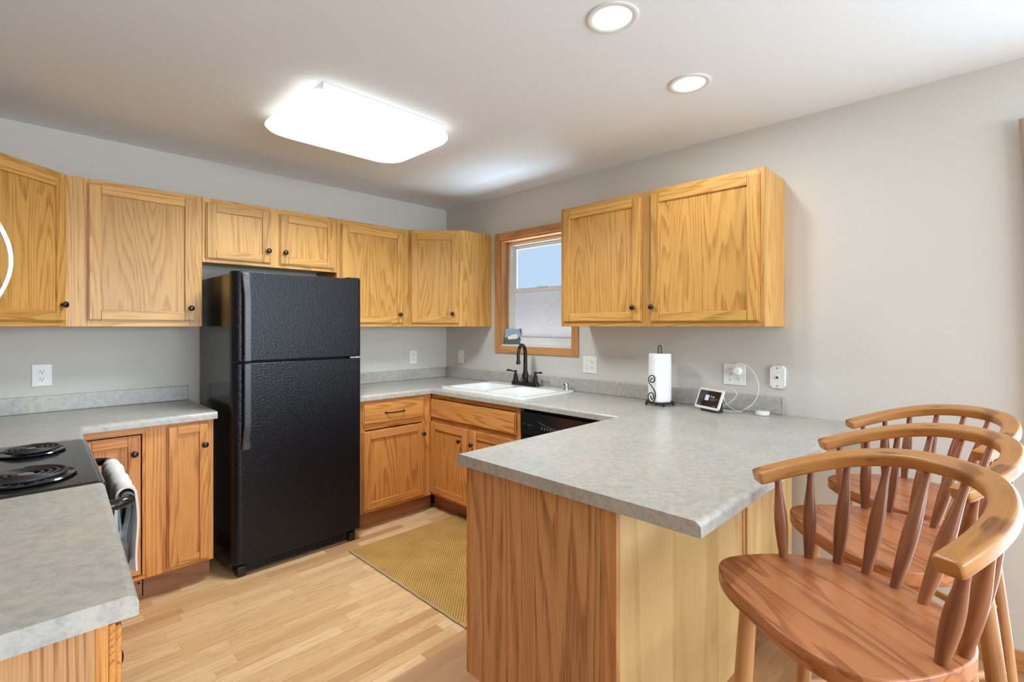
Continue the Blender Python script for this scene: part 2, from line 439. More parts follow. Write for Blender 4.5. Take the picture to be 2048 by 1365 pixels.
RX0, RX1, RZ0, RZ1 = -.2, 2.5, .7, 2.2
b.box(XW, RX0, YR-.12, YR, 0, ZC); b.box(RX1, XR+.12, YR-.12, YR, 0, ZC)
b.box(RX0, RX1, YR-.12, YR, 0, RZ0); b.box(RX0, RX1, YR-.12, YR, RZ1, ZC)
struct(b.build('wall_rear', M['wall'], smooth=False))
b = MB(); b.box(XR-.014, XR-.0005, DY1+.07, .79, 0, .082, 'y', .003); struct(b.build('baseboard_right', M['trim']))
# patio door casing and glass (out of frame, lights the room)
d1 = thing('door_1', None, None, (XR, 0, 0), kind='structure')
b = MB()
b.box(-.012, 0, DY1, DY1+.06, 0, DZ1+.06, 'z', .003); b.box(-.012, 0, DY0-.06, DY0, 0, DZ1+.06, 'z', .003); b.box(-.012, 0, DY0, DY1, DZ1, DZ1+.06, 'y', .003)
b.build('door_casing', M['trim'], d1)
b = MB()
for y0, y1 in ((DY0, -1.13), (-1.17, DY1)):
    b.box(.05, .09, y0, y0+.06, 0, DZ1); b.box(.05, .09, y1-.06, y1, 0, DZ1)
    b.box(.05, .09, y0+.06, y1-.06, 0, .09); b.box(.05, .09, y0+.06, y1-.06, DZ1-.07, DZ1)
b.build('door_frame', M['vinyl'], d1)

# ---- kitchen window
w1 = thing('window_1', None, None, (XR, 0, 0), kind='structure')
b = MB(); cw = .056; ct = -.016
b.box(ct, -.0005, WY0-cw, WY0, WZ0-cw, WZ1+cw, 'z', .004); b.box(ct, -.0005, WY1, WY1+cw, WZ0-cw, WZ1+cw, 'z', .004)
b.box(ct, -.0005, WY0, WY1, WZ1, WZ1+cw, 'y', .004); b.box(ct, -.0005, WY0, WY1, WZ0-cw, WZ0, 'y', .004)
b.build('window_casing', M['trim'], w1)
b = MB(); jd = .085; jt = .012
b.box(-.001, jd, WY0, WY0+jt, WZ0, WZ1, 'z'); b.box(-.001, jd, WY1-jt, WY1, WZ0, WZ1, 'z')
b.box(-.001, jd, WY0+jt, WY1-jt, WZ1-jt, WZ1, 'y')
b.build('window_jamb', M['trim'], w1, smooth=False)
b = MB(); b.box(-.001, jd, WY0+jt, WY1-jt, WZ0, WZ0+jt, 'y'); b.build('window_sill', M['vinyl'], w1, smooth=False)
fy0, fy1, fz0, fz1 = WY0+jt, WY1-jt, WZ0+jt, WZ1-jt; zm = 1.655
b = MB(); x0, x1 = jd-.03, T-.005
for (a, c, d, e) in ((fy0, fy0+.028, fz0, fz1), (fy1-.028, fy1, fz0, fz1), (fy0+.028, fy1-.028, fz1-.03, fz1), (fy0+.028, fy1-.028, fz0, fz0+.03)):
    b.box(jd-.008, x1, a, c, d, e, bevel=.003)
b.build('window_frame', M['vinyl'], w1)
def sash(name, xa, xb, z0, z1, pane, frame=.036):
    b = MB(); a0, a1 = fy0+.024, fy1-.024
    b.box(xa, xb, a0, a0+frame, z0, z1, bevel=.004); b.box(xa, xb, a1-frame, a1, z0, z1, bevel=.004)
    b.box(xa, xb, a0+frame, a1-frame, z1-frame, z1, bevel=.004); b.box(xa, xb, a0+frame, a1-frame, z0, z0+frame, bevel=.004)
    s_ = b.build(name, M['vinyl'], w1)
    p = MB(); xm = (xa+xb)/2; p.box(xm-.003, xm+.003, a0+frame-.004, a1-frame+.004, z0+frame-.004, z1-frame+.004)
    p.build('pane', pane, s_, smooth=False)
sash('upper_sash', .108, .128, zm-.012, fz1-.03+.006, M['pane_clear'])
sash('lower_sash', .082, .104, fz0+.024, zm+.026, M['pane_frost'], .034)
b = MB(); b.box(.075, .0825, 2.50, 2.60, zm+.022, zm+.032, bevel=.002); b.build('sash_lock', M['vinyl'], w1)

# ================================================================== CABINETS
def door(parent, x0, x1, z0, z1, mat, y=0., knob=None, sw=.055, th=.019, name='door', panel=True):
    """cabinet door on the plane y (front towards -y), boards with their own grain"""
    b = MB(); f = y-th; m = y-th*.52; ins = .006
    b.box(x0, x0+sw, m, y-.0006, z0, z1, 'z', .002); b.box(x1-sw, x1, m, y-.0006, z0, z1, 'z', .002)
    b.box(x0+sw, x1-sw, m, y-.0006, z1-sw, z1, 'x', .002); b.box(x0+sw, x1-sw, m, y-.0006, z0, z0+sw, 'x', .002)
    o1, o2 = x0+ins, x1-ins
    b.box(o1, x0+sw, f, m+.001, z0+ins, z1-ins, 'z', .0028); b.box(x1-sw, o2, f, m+.001, z0+ins, z1-ins, 'z', .0028)
    b.box(x0+sw+.0004, x1-sw-.0004, f, m+.001, z1-sw, z1-ins, 'x', .0028); b.box(x0+sw+.0004, x1-sw-.0004, f, m+.001, z0+ins, z0+sw, 'x', .0028)
    d = b.build(name, mat, parent)
    p = MB(); p.box(x0+sw-.004, x1-sw+.004, y-th*.45, y-.001, z0+sw-.004, z1-sw+.004, 'z')
    # sloped sticking round the panel
    p.build('panel', mat, d, smooth=False)
    if knob: knob_at(d, knob[0], knob[1], f)
    return d
def knob_at(d, x, z, f):
    k = MB(); ax = Matrix.Translation((x, f, z)) @ Matrix.Rotation(PI/2, 4, 'X')
    k.lathe([(.0075, -.0005), (.0075, .002), (.0048, .005), (.0048, .011), (.009, .014), (.0145, .018), (.0155, .022), (.0135, .0265), (.008, .0285), (.003, .0292)], ax, 20)
    return k.build('knob', M['knob'], d, angle=60)
def frame(parent, rects, mat, y0=0., y1=.019):
    b = MB()
    for (xa, xb, za, zb, g) in rects: b.box(xa, xb, y0, y1, za, zb, g, .0006, 1)
    return b.build('face_frame', mat, parent)
def carcass(parent, x0, x1, y0, y1, z0, z1, mat, name='carcass', top=True):
    b = MB(); t = .012
    b.box(x0, x0+t, y0, y1, z0, z1, 'z'); b.box(x1-t, x1, y0, y1, z0, z1, 'z')
    b.box(x0+t, x1-t, y0, y1, z0+.012, z0+.012+t, 'x'); b.box(x0+t, x1-t, y1-.006, y1, z0+.024, z1-t, 'z')
    if top: b.box(x0+t, x1-t, y0, y1, z1-t, z1, 'x')
    return b.build(name, mat, parent, smooth=False)
UZ0, UZ1 = 1.372, 2.134; UH = UZ1-UZ0; UD = .304
OK, OB = M['oak'], M['oak_base']
YU = YB-.305; G = .001
# -- left of the fridge: wide single door with filler stile
def upper(name_lbl, X0, X1, Z0, doors, stiles, grp, rz=0, loc=None, depth=UD, side=None):
    h = UZ1-Z0; w = X1-X0
    c = thing('wall_cabinet', name_lbl, 'cabinet', loc or (X0, YU, Z0), rz, None)
    carcass(c, 0, w, .019, depth, 0, h, OK)
    r = []
    for (a, e) in stiles: r.append((a, e, 0, h, 'z'))
    for (a, e) in zip([s_[1] for s_ in stiles], [s_[0] for s_ in stiles[1:]]):
        r.append((a, e, h-.04, h, 'x')); r.append((a, e, 0, .036, 'x'))
    frame(c, r, OK)
    for (xa, xb, za, zb, kn) in doors: door(c, xa, xb, za, zb, OK, knob=kn)
    return c
X0 = .1985
upper('oak wall cabinet with one wide door, left of the black refrigerator', X0, .795, UZ0,
      [(.281-X0, .762-X0, .03, .74, (.735-X0, .105))], [(0, .098), (.535, .5965)], None)
X0 = .797
upper('short oak wall cabinet with two small doors, hung above the black refrigerator', X0, 1.622, 1.752,
      [(.812-X0, 1.180-X0, .021, .357, (1.158-X0, .10)), (1.231-X0, 1.603-X0, .021, .354, (1.262-X0, .10))], [(0, .045), (.372, .45), (.79, .825)], None)
X0 = 1.624
upper('oak wall cabinet with one door, between refrigerator and corner cabinet', X0, 2.218, UZ0,
      [(1.652-X0, 2.162-X0, .024, .73, (2.125-X0, .092))], [(0, .045), (.52, .594)], None)
# -- right wall, two doors
c = upper('orange-toned oak wall cabinet with two large doors on the right wall', 0, 1.238, UZ0,
      [(.024, .588, .027, .738, (.545, .108)), (.644, 1.218, .024, .740, (.662, .108))], [(0, .04), (.57, .665), (1.2, 1.238)], None,
      rz=-PI/2, loc=(XR-.305, 2.048, UZ0))
# -- diagonal corner cabinets
def diagonal(label, rz, corner, mirror, kn):
    """corner: the room corner; front faces the room at 45 degrees"""
    c = thing('corner_wall_cabinet', label, 'cabinet', (corner[0], corner[1], UZ0), 0, None)
    s = -1 if mirror else 1      # s=+1: left wall corner (extends +x,-y)
    A, D = .608, .304
    P = [(0, 0), (s*A, 0), (s*A, -D), (s*D, -A), (0, -A)]
    P = [(x+s*.001, y-.001) for x, y in P]
    if s < 0: P = P[::-1]
    b = MB(); b.prism(P, 0, UH, 'z')
    vs = b.bm.verts[:]
    off = Vector((random.uniform(0, 9), 3, 1))
    for v in vs: v[b.g] = Vector((v.co.x+v.co.y, v.co.z, .1*v.co.x)) + off
    b.build('carcass', OK, c, smooth=False)
    # local frame of the diagonal front
    fr = bpy.data.objects.new('front', None)
    if s > 0: p0, ang = Vector((D+.001, -A-.001, 0)), PI/4
    else: p0, ang = Vector((-A-.001, -D-.001, 0)), -PI/4
    w = (A-D)*math.sqrt(2)
    Mx = Matrix.Translation(p0) @ Matrix.Rotation(ang, 4, 'Z')
    def place(o): o.matrix_local = Mx
    f = frame(c, [(0, .032, 0, UH, 'z'), (w-.032, w, 0, UH, 'z'), (.032, w-.032, UH-.04, UH, 'x'), (.032, w-.032, 0, .036, 'x')], OK, -.003, .016); place(f)
    d = door(c, .016, w-.034 if s < 0 else w-.014, .024, UH-.024, OK, y=-.003, knob=kn); place(d)
    bpy.data.objects.remove(fr)
    return c
diagonal('diagonal oak corner wall cabinet at the left edge, beside the microwave', 0, (XL-.001, YB), False, (.43-.045, .108))
diagonal('diagonal oak corner wall cabinet in the far right corner near the window', 0, (XR, YB), True, (.35, .10))

# -- base cabinets.  local frame: x right, y into the cabinet, z up
BZ, BT = .118, .875
YC = YB-.61
def base(label, w, loc, rz, rects, toe=True, depth=.60, toe_in=.07, x_toe=None, name='base_cabinet', top=True):
    c = thing(name, label, 'cabinet', loc, rz)
    carcass(c, 0, w, .019, depth, BZ, BT, OB, top=top)
    if rects: frame(c, rects, OB)
    if toe:
        b = MB(); xa, xb = x_toe or (.002, w-.002)
        b.box(xa, xb, toe_in, toe_in+.016, 0, BZ+.012, 'x'); b.box(xa, xa+.016, toe_in+.016, depth, 0, BZ+.001); b.box(xb-.016, xb, toe_in+.016, depth, 0, BZ+.001)
        b.build('toe_kick', M['toe'], c, smooth=False)
    return c
# narrow base cabinet beside the fridge (left)
X0 = .477
c = base('narrow oak base cabinet with one door, left of the refrigerator', .776-X0, (X0, YC, 0), 0,
         [(0, .105, BZ, BT, 'z'), (.27, .299, BZ, BT, 'z'), (.105, .27, BT-.03, BT, 'x'), (.105, .27, BZ, BZ+.03, 'x')])
door(c, .088, .276, .135, .861, OB, knob=(.253, .746), sw=.045)
# corner base cabinet: back-wall front plus return along the left wall
XF = .213   # front plane of the left run (carcass)
c = thing('corner_base_cabinet', 'oak corner base cabinet with inset door, partly behind the towel', 'cabinet', (XL, YC, 0))
w = .476-XL; s0 = XF-XL
b = MB()
b.box(.002, w, .59, .606, BZ, BT); b.box(.002, w, .019, .59, BZ+.012, BZ+.024, 'x'); b.box(w-.012, w, .02, .59, BZ+.024, BT)
b.box(.002, .014, -.36, .59, BZ+.024, BT); b.box(.014, s0-.02, -.36, -.348, BZ, BT); b.box(.014, s0-.02, -.348, .019, BZ+.012, BZ+.024, 'x')
b.build('carcass', OB, c, smooth=False)
frame(c, [(s0-.004, w, BT-.036, BT, 'x'), (s0+.02, w, BZ, BZ+.018, 'x'), (w-.012, w, BZ+.018, BT-.036, 'z')], OB)
b = MB(); b.box(s0-.02, s0-.001, -.36, -.33, BZ, BT, 'z'); b.box(s0-.02, s0-.001, -.33, -.001, BT-.036, BT, 'y'); b.build('return_frame', OB, c, smooth=False)
dd = door(c, s0+.006, w-.017, BZ+.022, BT-.042, OB, y=.014, knob=(.431-XL, .747), sw=.052)
b = MB(); b.box(s0-.02, s0-.002, -.322, -.02, BZ+.02, BT-.04, 'z', .003); b.build('door', OB, c)
b = MB(); b.box(s0-.085, w-.002, .07, .086, 0, BZ, 'x'); b.box(s0-.085, s0-.069, -.36, .07, 0, BZ, 'y')
ax = Matrix.Translation((.46-XL, .0695, .075)) @ Matrix.Rotation(PI/2, 4, 'X')
b.build('toe_kick', M['toe'], c, smooth=False)
k = MB(); k.lathe([(.006, -.001), (.006, .004), (.003, .006)], ax, 12); k.build('bumper', M['slot'], c)
# base cabinet right of the fridge: drawer over door
X0 = 1.63
c = base('oak base cabinet with drawer over one door, right of the refrigerator', 2.214-X0, (X0, YC, 0), 0,
         [(0, .045, BZ, BT, 'z'), (.50, .584, BZ, BT, 'z'), (.045, .5, BT-.026, BT, 'x'), (.045, .5, .675, .72, 'x'), (.045, .5, BZ, BZ+.03, 'x')], x_toe=(.002, .63))
door(c, .022, .512, .135, .668, OB, knob=(.496, .590))
b = MB(); b.box(.022, .512, -.010, -.0006, .711, .857, 'x', .002); b.box(.03, .504, -.019, -.009, .719, .849, 'x', .004)
d = b.build('drawer', OB, c)
b = MB(); pts = []
for i in range(17):
    t = i/16; x = .19+.146*t; y = -.019-.024*min(1, math.sin(PI*t)*1.8)
    pts.append((x, y, .779))
b.tube(pts, .0045, 8, radii=[.0062 if i in (0, 16) else .0046 for i in range(17)])
for x in (.19, .336): b.lathe([(.008, -.001), (.008, .003), (.005, .005)], Matrix.Translation((x, -.0185, .779)) @ Matrix.Rotation(PI/2, 4, 'X'), 12)
b.build('pull', M['bronze'], d)
# sink base (right wall)
c = base('oak sink base cabinet with false drawer front and two doors', .918, (XR-.61, 3.04-.001, 0), -PI/2,
         [(0, .012, BZ, BT, 'z'), (.41, .482, BZ, .672, 'z'), (.878, .918, BZ, BT, 'z'), (.012, .878, BT-.034, BT, 'x'), (.012, .878, .668, .70, 'x'), (.012, .878, BZ, BZ+.03, 'x')], toe_in=.07, x_toe=(-.06, .916), top=False)
door(c, .004, .428, .135, .667, OB, knob=(.356, .575)); door(c, .464, .890, .135, .667, OB, knob=(.472+.012, .572))
b = MB(); b.box(.004, .886, -.010, -.0006, .696, .836, 'x', .002); b.box(.012, .878, -.019, -.009, .704, .828, 'x', .004); b.build('false_front', OB, c)
# peninsula cabinet (drawers face the aisle; the dining side shows its veneered back)
c = thing('peninsula_cabinet', 'oak peninsula base under the overhanging counter, veneered end panel', 'cabinet', (1.17, .775, 0))
L1 = .965; Dp = .615
b = MB(); b.prism([(0, 0), (.018, 0), (.018, .54)] and [(.0, .0), (.02, .0), (.02, .545), (.0, .545)], 0, .118, 'z'); b.box(0, .02, 0, Dp-.019, .118, .874, 'z')
vs = b.bm.verts[:]
for v in vs: v[b.g] = Vector((v.co.y+4.35, v.co.z+7.1, .2))
b.build('end_panel', M['oak_panel'], c, smooth=False)
b = MB(); b.box(-.004, .016, -.022, -.001, 0, .874, 'z', .001); b.box(-.004, -.0005, -.001, .016, 0, .874, 'z', .001); b.build('corner_trim', M['trim'], c)
b = MB(); b.box(.0165, L1-.03, -.014, -.001, 0, .874, 'z')
for v in b.bm.verts: v[b.g] = Vector((v.co.x*1.0+3.3, v.co.z+2, .4))
b.build('back_panel', M['oak_back'], c, smooth=False)
b = MB(); b.box(L1-.029, L1-.006, -.018, -.001, 0, .874, 'z', .002); b.build('edge_strip', M['trim'], c)
b = MB(); b.box(.021, L1, .0, .012, 0, .874); b.box(L1-.012, L1, .013, Dp-.02, 0, .874); b.box(.021, L1-.013, .02, Dp-.02, .118, .13, 'x'); b.box(.021, L1-.013, .52, .534, 0, .118, 'x'); b.build('carcass', OB, c, smooth=False)
frame(c, [(0, .045, BZ, .874, 'z'), (L1-.05, L1, BZ, .874, 'z'), (.045, L1-.05, .84, .874, 'x'), (.045, L1-.05, BZ, .15, 'x'), (.045, L1-.05, .68, .72, 'x'), (.455, .51, BZ, .84, 'z')], OB, Dp-.019, Dp)
# second peninsula unit, by the wall, its front facing the dining side above a toe space
c = thing('peninsula_cabinet', 'oak cabinet at wall end of peninsula, behind the bar stools', 'cabinet', (2.14, .785, 0))
w = XR-2.14-.002
b = MB(); b.box(.001, .013, .02, .58, BZ, .874); b.box(w-.012, w, .02, .58, BZ, .874); b.box(.013, w-.012, .02, .58, BZ+.012, BZ+.024, 'x'); b.box(.013, w-.012, .574, .58, BZ+.024, .874); b.build('carcass', M['oak_back'], c, smooth=False)
frame(c, [(.001, .03, BZ, .874, 'z'), (w-.05, w, BZ, .874, 'z'), (.03, w-.05, .84, .874, 'x'), (.03, w-.05, BZ, BZ+.03, 'x')], OB)
b = MB(); b.box(.045, w-.03, -.018, -.001, BZ+.012, .862, 'z', .003)
for v in b.bm.verts: v[b.g] = Vector((v.co.x+13.3, v.co.z+5, .4))
b.build('door', M['oak_back'], c)
b = MB(); b.box(.02, w-.002, .075, .09, 0, BZ+.011, 'x'); b.box(.001, .018, -.012, .09, 0, BZ-.001, 'z'); b.build('toe_kick', M['toe'], c, smooth=False)
# near-left base cabinet below the nearest counter end
c = thing('base_cabinet', 'oak base cabinet under the nearest counter end, door edge showing', 'cabinet', (.118, 1.075, 0), PI/2-math.radians(2.8))
w = .80
b = MB(); b.box(0, .012, .018, .50, BZ, .874, 'z')
for v in b.bm.verts: v[b.g] = Vector((v.co.y*1.3+1.3, v.co.z+5, .4))
b.build('side_panel', M['oak_panel'], c, smooth=False)
b = MB(); b.box(w-.012, w, .02, .50, BZ, .874); b.box(.012, w-.012, .02, .50, BZ+.01, BZ+.022, 'x'); b.box(.012, w-.012, .494, .5, BZ+.022, .874); b.build('carcass', OB, c, smooth=False)
frame(c, [(0, .04, BZ, .874, 'z'), (w-.04, w, BZ, .874, 'z'), (.04, w-.04, .85, .874, 'x'), (.04, w-.04, BZ, .15, 'x')], OB, 0, .018)
door(c, .006, .395, .135, .668, OB, knob=(.352, .622)); door(c, .405, .794, .135, .668, OB, knob=(.448, .622))
for xa, xb in ((.006, .395), (.405, .794)):
    b = MB(); b.box(xa, xb, -.010, -.0006, .711, .864, 'x', .002); b.box(xa+.008, xb-.008, -.019, -.009, .719, .856, 'x', .004); b.build('drawer', OB, c)
b = MB(); b.box(.002, w-.002, .07, .086, 0, BZ+.009, 'x'); b.build('toe_kick', M['toe'], c, smooth=False)

# ================================================================== COUNTERTOPS
CT, CB = .914, .876
def backsplash(parent, x0, x1, y0, y1, name='backsplash'):
    b = MB(); b.box(x0, x1, y0, y1, CT+.0003, 1.003, bevel=.004, seg=3); return b.build(name, M['laminate'], parent)
def counter(pts, hole=None, name='countertop'):
    b = MB(); b.prism(pts, CB, CT, 'y', 0, holes=[hole] if hole else [])
    return b
def round_edges(b, tests, off=.016, seg=5):
    es = []
    for e in b.bm.edges:
        a, c = e.verts
        if abs(a.co.z-CT) < 1e-5 and abs(c.co.z-CT) < 1e-5 and any(t(a.co, c.co) for t in tests): es.append(e)
    bmesh.ops.bevel(b.bm, geom=es, offset=off, segments=seg, profile=.5, affect='EDGES', clamp_overlap=True)
nx = lambda X: (lambda a, c: abs(a.x-X) < 1e-4 and abs(c.x-X) < 1e-4)
ny = lambda Y: (lambda a, c: abs(a.y-Y) < 1e-4 and abs(c.y-Y) < 1e-4)
t = tag(thing('countertop', None, None), 'mottled grey laminate countertop wrapping sink wall and peninsula bar', 'countertop')
XFr, YFr, PX, PY0, PY1 = XR-.637, YB-.637, 1.135, .503, 1.405
hole = rrect(2.262, 2.70, 2.15, 2.955, .02, 3)
b = counter([(1.617, YB-.001), (1.617, YFr), (XFr, YFr), (XFr, PY1), (PX, PY1), (PX, PY0), (XR-.001, PY0), (XR-.001, YB-.001)], hole)
round_edges(b, [lambda a, c: ny(YFr)(a, c), lambda a, c: nx(XFr)(a, c), lambda a, c: ny(PY1)(a, c), lambda a, c: ny(PY0)(a, c)])
b.build('worktop', M['laminate'], t, angle=30)
backsplash(t, 1.617, XR-.0215, YB-.0205, YB-.0012); backsplash(t, XR-.0205, XR-.0012, .817, YB-.0012)
b = MB(); b.box(XR-.0215, XR-.0012, .8135, .8167, CT+.0003, 1.004, bevel=.0008); b.build('backsplash_end_cap', M['laminate'], t)
t = tag(thing('countertop', None, None), 'grey laminate corner countertop between refrigerator and stove', 'countertop')
b = counter([(XL+.001, 2.69), (.215, 2.69), (.238, YFr), (.79, YFr), (.79, YB-.001), (XL+.001, YB-.001)])
round_edges(b, [lambda a, c: ny(YFr)(a, c), lambda a, c: min(a.x, c.x) > .2 and max(a.x, c.x) < .25])
b.build('worktop', M['laminate'], t, angle=30)
backsplash(t, XL+.0215, .79, YB-.0205, YB-.0012); backsplash(t, XL+.0012, XL+.0205, 2.69, YB-.0012)
t = tag(thing('countertop', None, None), 'grey laminate countertop in the near left foreground, end edge showing', 'countertop')
b = counter([(XL+.001, 1.055), (.157, 1.058), (.199, 1.885), (XL+.001, 1.885)])
round_edges(b, [lambda a, c: min(a.x, c.x) > .1])
b.build('worktop', M['laminate'], t, angle=30)
backsplash(t, XL+.0012, XL+.0205, 1.057, 1.885)

# ================================================================== REFRIGERATOR
f = thing('refrigerator', 'tall black top-freezer refrigerator with textured doors', 'refrigerator', (.845, 2.945, 0))
FW, FH = .752, 1.665
b = MB(); b.box(.004, FW-.004, .075, .65, .03, FH, bevel=.006); b.build('body', M['fridge_side'], f)
b = MB(); b.box(.012, FW-.012, .062, .076, .06, FH-.01); b.build('gasket', M['gasket'], f, smooth=False)
def fdoor(name, z0, z1):
    b = MB(); r = .045; pts = []
    for i in range(9):
        a = PI+ (PI/2)*i/8; pts.append((r+r*math.cos(a), r+r*math.sin(a)))
    for i in range(9):
        a = 1.5*PI+(PI/2)*i/8; pts.append((FW-.022+.022*math.cos(a), .022+.022*math.sin(a)))
    pts += [(FW, .062), (0, .062)]
    b.prism(pts, z0, z1, 'z', .005, 3, bevel_bot=.005)
    return b.build(name, M['fridge'], f, angle=40)
dz = fdoor('freezer_door', 1.181, FH+.01); dl = fdoor('fridge_door', .075, 1.170)
def bar(parent, z0, z1, bow_hi, lower):
    b = MB(); frames = []; n = 24
    prof = [(-.016, -.006), (.016, -.006), (.018, 0), (.014, .008), (-.014, .008), (-.018, 0)]
    for i in range(n+1):
        t_ = i/n; z = z0+(z1-z0)*t_
        q = t_ if not lower else 1-t_
        y = -.036 + (.024*max(0, (q-.72)/.28)**1.5)
        x = .062 + (0 if lower else 0) - .006*max(0, (q-.7)/.3)
        frames.append((Vector((x, y, z)), Vector((1, 0, 0)), Vector((0, -1, 0)), z, 1))
    b.sweep(frames, prof)
    if not lower: b.box(.046, .078, -.03, .002, z1-.075, z1-.004, bevel=.004)
    else: b.box(.046, .078, -.03, .002, z0+.004, z0+.05, bevel=.004)
    b.box(.05, .074, -.03, .001, (z1 if lower else z0)-(.03 if lower else -.005), (z1 if lower else z0)-(.005 if lower else -.03))
    h = b.build('handle', M['handle_grey'], parent)
    return h
h1 = bar(dz, 1.185, FH, True, False); h2 = bar(dl, .70, 1.167, False, True)
b = MB(); b.box(.050, .073, -.0315, -.0295, 1.577, 1.582); b.build('nameplate', M['screw'], h1, smooth=False)
b = MB(); b.box(FW-.075, FW-.012, .004, .05, 1.1705, 1.180, bevel=.002); b.lathe([(.008, 0), (.008, .014)], Matrix.Translation((FW-.03, .012, 1.168)), 12); b.build('hinge', M['steel'], f)
b = MB(); b.box(FW-.085, FW-.004, .012, .09, FH+.0105, FH+.02, bevel=.003); b.build('hinge_cover', M['black_satin'], f)
b = MB(); b.box(.03, FW-.03, .045, .065, .012, .070, 'x', .004)
for i in range(4): b.box(.06, FW-.1, .038, .046, .018+.012*i, .024+.012*i, bevel=.001)
b.build('toe_grille', M['black_satin'], f)
for x in (.03, FW-.075):
    b = MB(); b.box(x, x+.045, .02, .08, .0, .058, bevel=.008); b.build('foot', M['black_satin'], f)

# ================================================================== STOVE, MICROWAVE, TOWEL
sv = thing('stove', 'black electric coil-top stove on the left wall', 'stove', (.205, 1.9, 0), PI/2-math.radians(1.6))
SW = .745
# local: x along wall (away from camera), y into the wall, z up
b = MB(); b.box(0, SW, .035, .58, .02, .885); b.build('body', M['black_satin'], sv, smooth=False)
b = MB(); b.box(-.006, SW+.006, .012, .589, .886, .917, bevel=.009, seg=4)
b.box(.0, SW, .002, .05, .878, .912, bevel=.012, seg=4)
b.build('cooktop', M['black'], sv)
b = MB(); b.box(.02, SW-.02, .058, .0615, .9165, .919); b.build('cooktop_rib', M['black'], sv, smooth=False)
b = MB(); b.box(.003, SW-.003, -.004, .034, .235, .862, bevel=.006, seg=3); od = b.build('oven_door', M['black'], sv)
b = MB(); b.box(.003, SW-.003, .0, .034, .04, .225, bevel=.006, seg=3); b.build('storage_drawer', M['black'], sv)
b = MB(); pts = []
hx0, hx1 = .045, SW-.03
for i in range(9):
    a = PI/2*i/8; pts.append((hx0+.035-.035*math.cos(a), -.005-.055*math.sin(a), .822))
for i in range(9):
    a = PI/2*(1-i/8); pts.append((hx1-.035+.035*math.cos(a), -.005-.055*math.sin(a), .822))
b.tube(pts, .0165, 14); b.build('oven_handle', M['black'], od)
def burner(cx, cy, r):
    b = MB(); b.lathe([(r*1.16, 0), (r*1.22, .004), (r*1.18, .0075), (r*1.05, .003), (r*.6, -.001), (r*.25, -.002)], Matrix.Translation((cx, cy, .9175)), 40, cap=True)
    dp = b.build('drip_pan', M['black'], sv, angle=60)
    b = MB(); pts = []; turns = 4.0; n = 150
    for i in range(n+1):
        t_ = i/n; rr = r*(.24+.76*t_); a = 2*PI*turns*t_
        pts.append((cx+rr*math.cos(a), cy+rr*math.sin(a), .931))
    b.tube(pts, .0052, 8)
    b.tube([(cx+r*math.cos(0), cy, .931), (cx+r*1.1, cy, .928), (cx+r*1.16, cy, .920)], .0052, 8)
    cb = b.build('burner_coil', M['coil'], sv, angle=60)
    b = MB()
    b.lathe([(r*.2, 0), (r*.2, .003), (r*.14, .006)], Matrix.Translation((cx, cy, .9285)), 24)
    for k in range(3):
        a = 2*PI*k/3+.4; b.tube([(cx+r*.15*math.cos(a), cy+r*.15*math.sin(a), .9245), (cx+r*1.05*math.cos(a), cy+r*1.05*math.sin(a), .9245)], .0025, 6)
    b.build('coil_support', M['steel'], cb)
burner(.165, .175, .095); burner(.585, .165, .077); burner(.165, .435, .077); burner(.585, .435, .095)
b = MB(); b.box(.0, SW, .5655, .588, .9172, 1.06, bevel=.01); b.build('control_panel', M['black'], sv)

# towel over the oven handle: folded strip draped across the bar
tw = thing('towel', 'white and blue towel hanging over the oven handle', 'towel', (.205, 1.9, 0), PI/2-math.radians(1.6))
def towel(name, x0, x1, r, front_len, back_len, mat, th=.006, seed=1, amp=1.0, skew=.12):
    rnd = random.Random(seed); b = MB(); n_, path = 26, []
    cy, cz = -.060, .822
    for i in range(10): path.append((cy+r, cz-back_len*(1-i/10), 1, 0))
    for i in range(11):
        a = PI*i/10; path.append((cy+r*math.cos(a), cz+r*math.sin(a), math.cos(a), math.sin(a)))
    for i in range(1, 19): path.append((cy-r-.004*math.sin(i*.3), cz-front_len*i/18, -1, 0))
    ph = [rnd.uniform(0, 6) for _ in range(4)]
    g = []
    for j in range(n_+1):
        u = j/n_; row = []
        for k, (y, z, ny_, nz_) in enumerate(path):
            drop = max(0, cz-z)
            rip = 1.6*amp*(.0022*math.sin(u*17+ph[0])+.0018*math.sin(u*37+ph[1])+.0012*math.sin(u*61+ph[3]))*(1+14*drop) + .002*amp
            x = x0+(x1-x0)*u + drop*skew*(.5-u)*2
            row.append(b.bm.verts.new((x, y+ny_*rip, z+nz_*rip - .02*drop/max(front_len, .01)*math.sin(u*5+ph[2]))))
        g.append(row)
    for j in range(n_):
        for k in range(len(path)-1): b.bm.faces.new((g[j][k], g[j+1][k], g[j+1][k+1], g[j][k+1]))
    bmesh.ops.recalc_face_normals(b.bm, faces=b.bm.faces[:])
    bmesh.ops.solidify(b.bm, geom=b.bm.faces[:], thickness=th)
    return b.build(name, mat, tw, angle=70)
towel('outer_layer', .135, .60, .0245, .25, .17, M['towel'], .007, seed=3)
towel('blue_layer', .19, .50, .0172, .20, .15, M['towel_blue'], .003, seed=5, amp=.35, skew=.05)

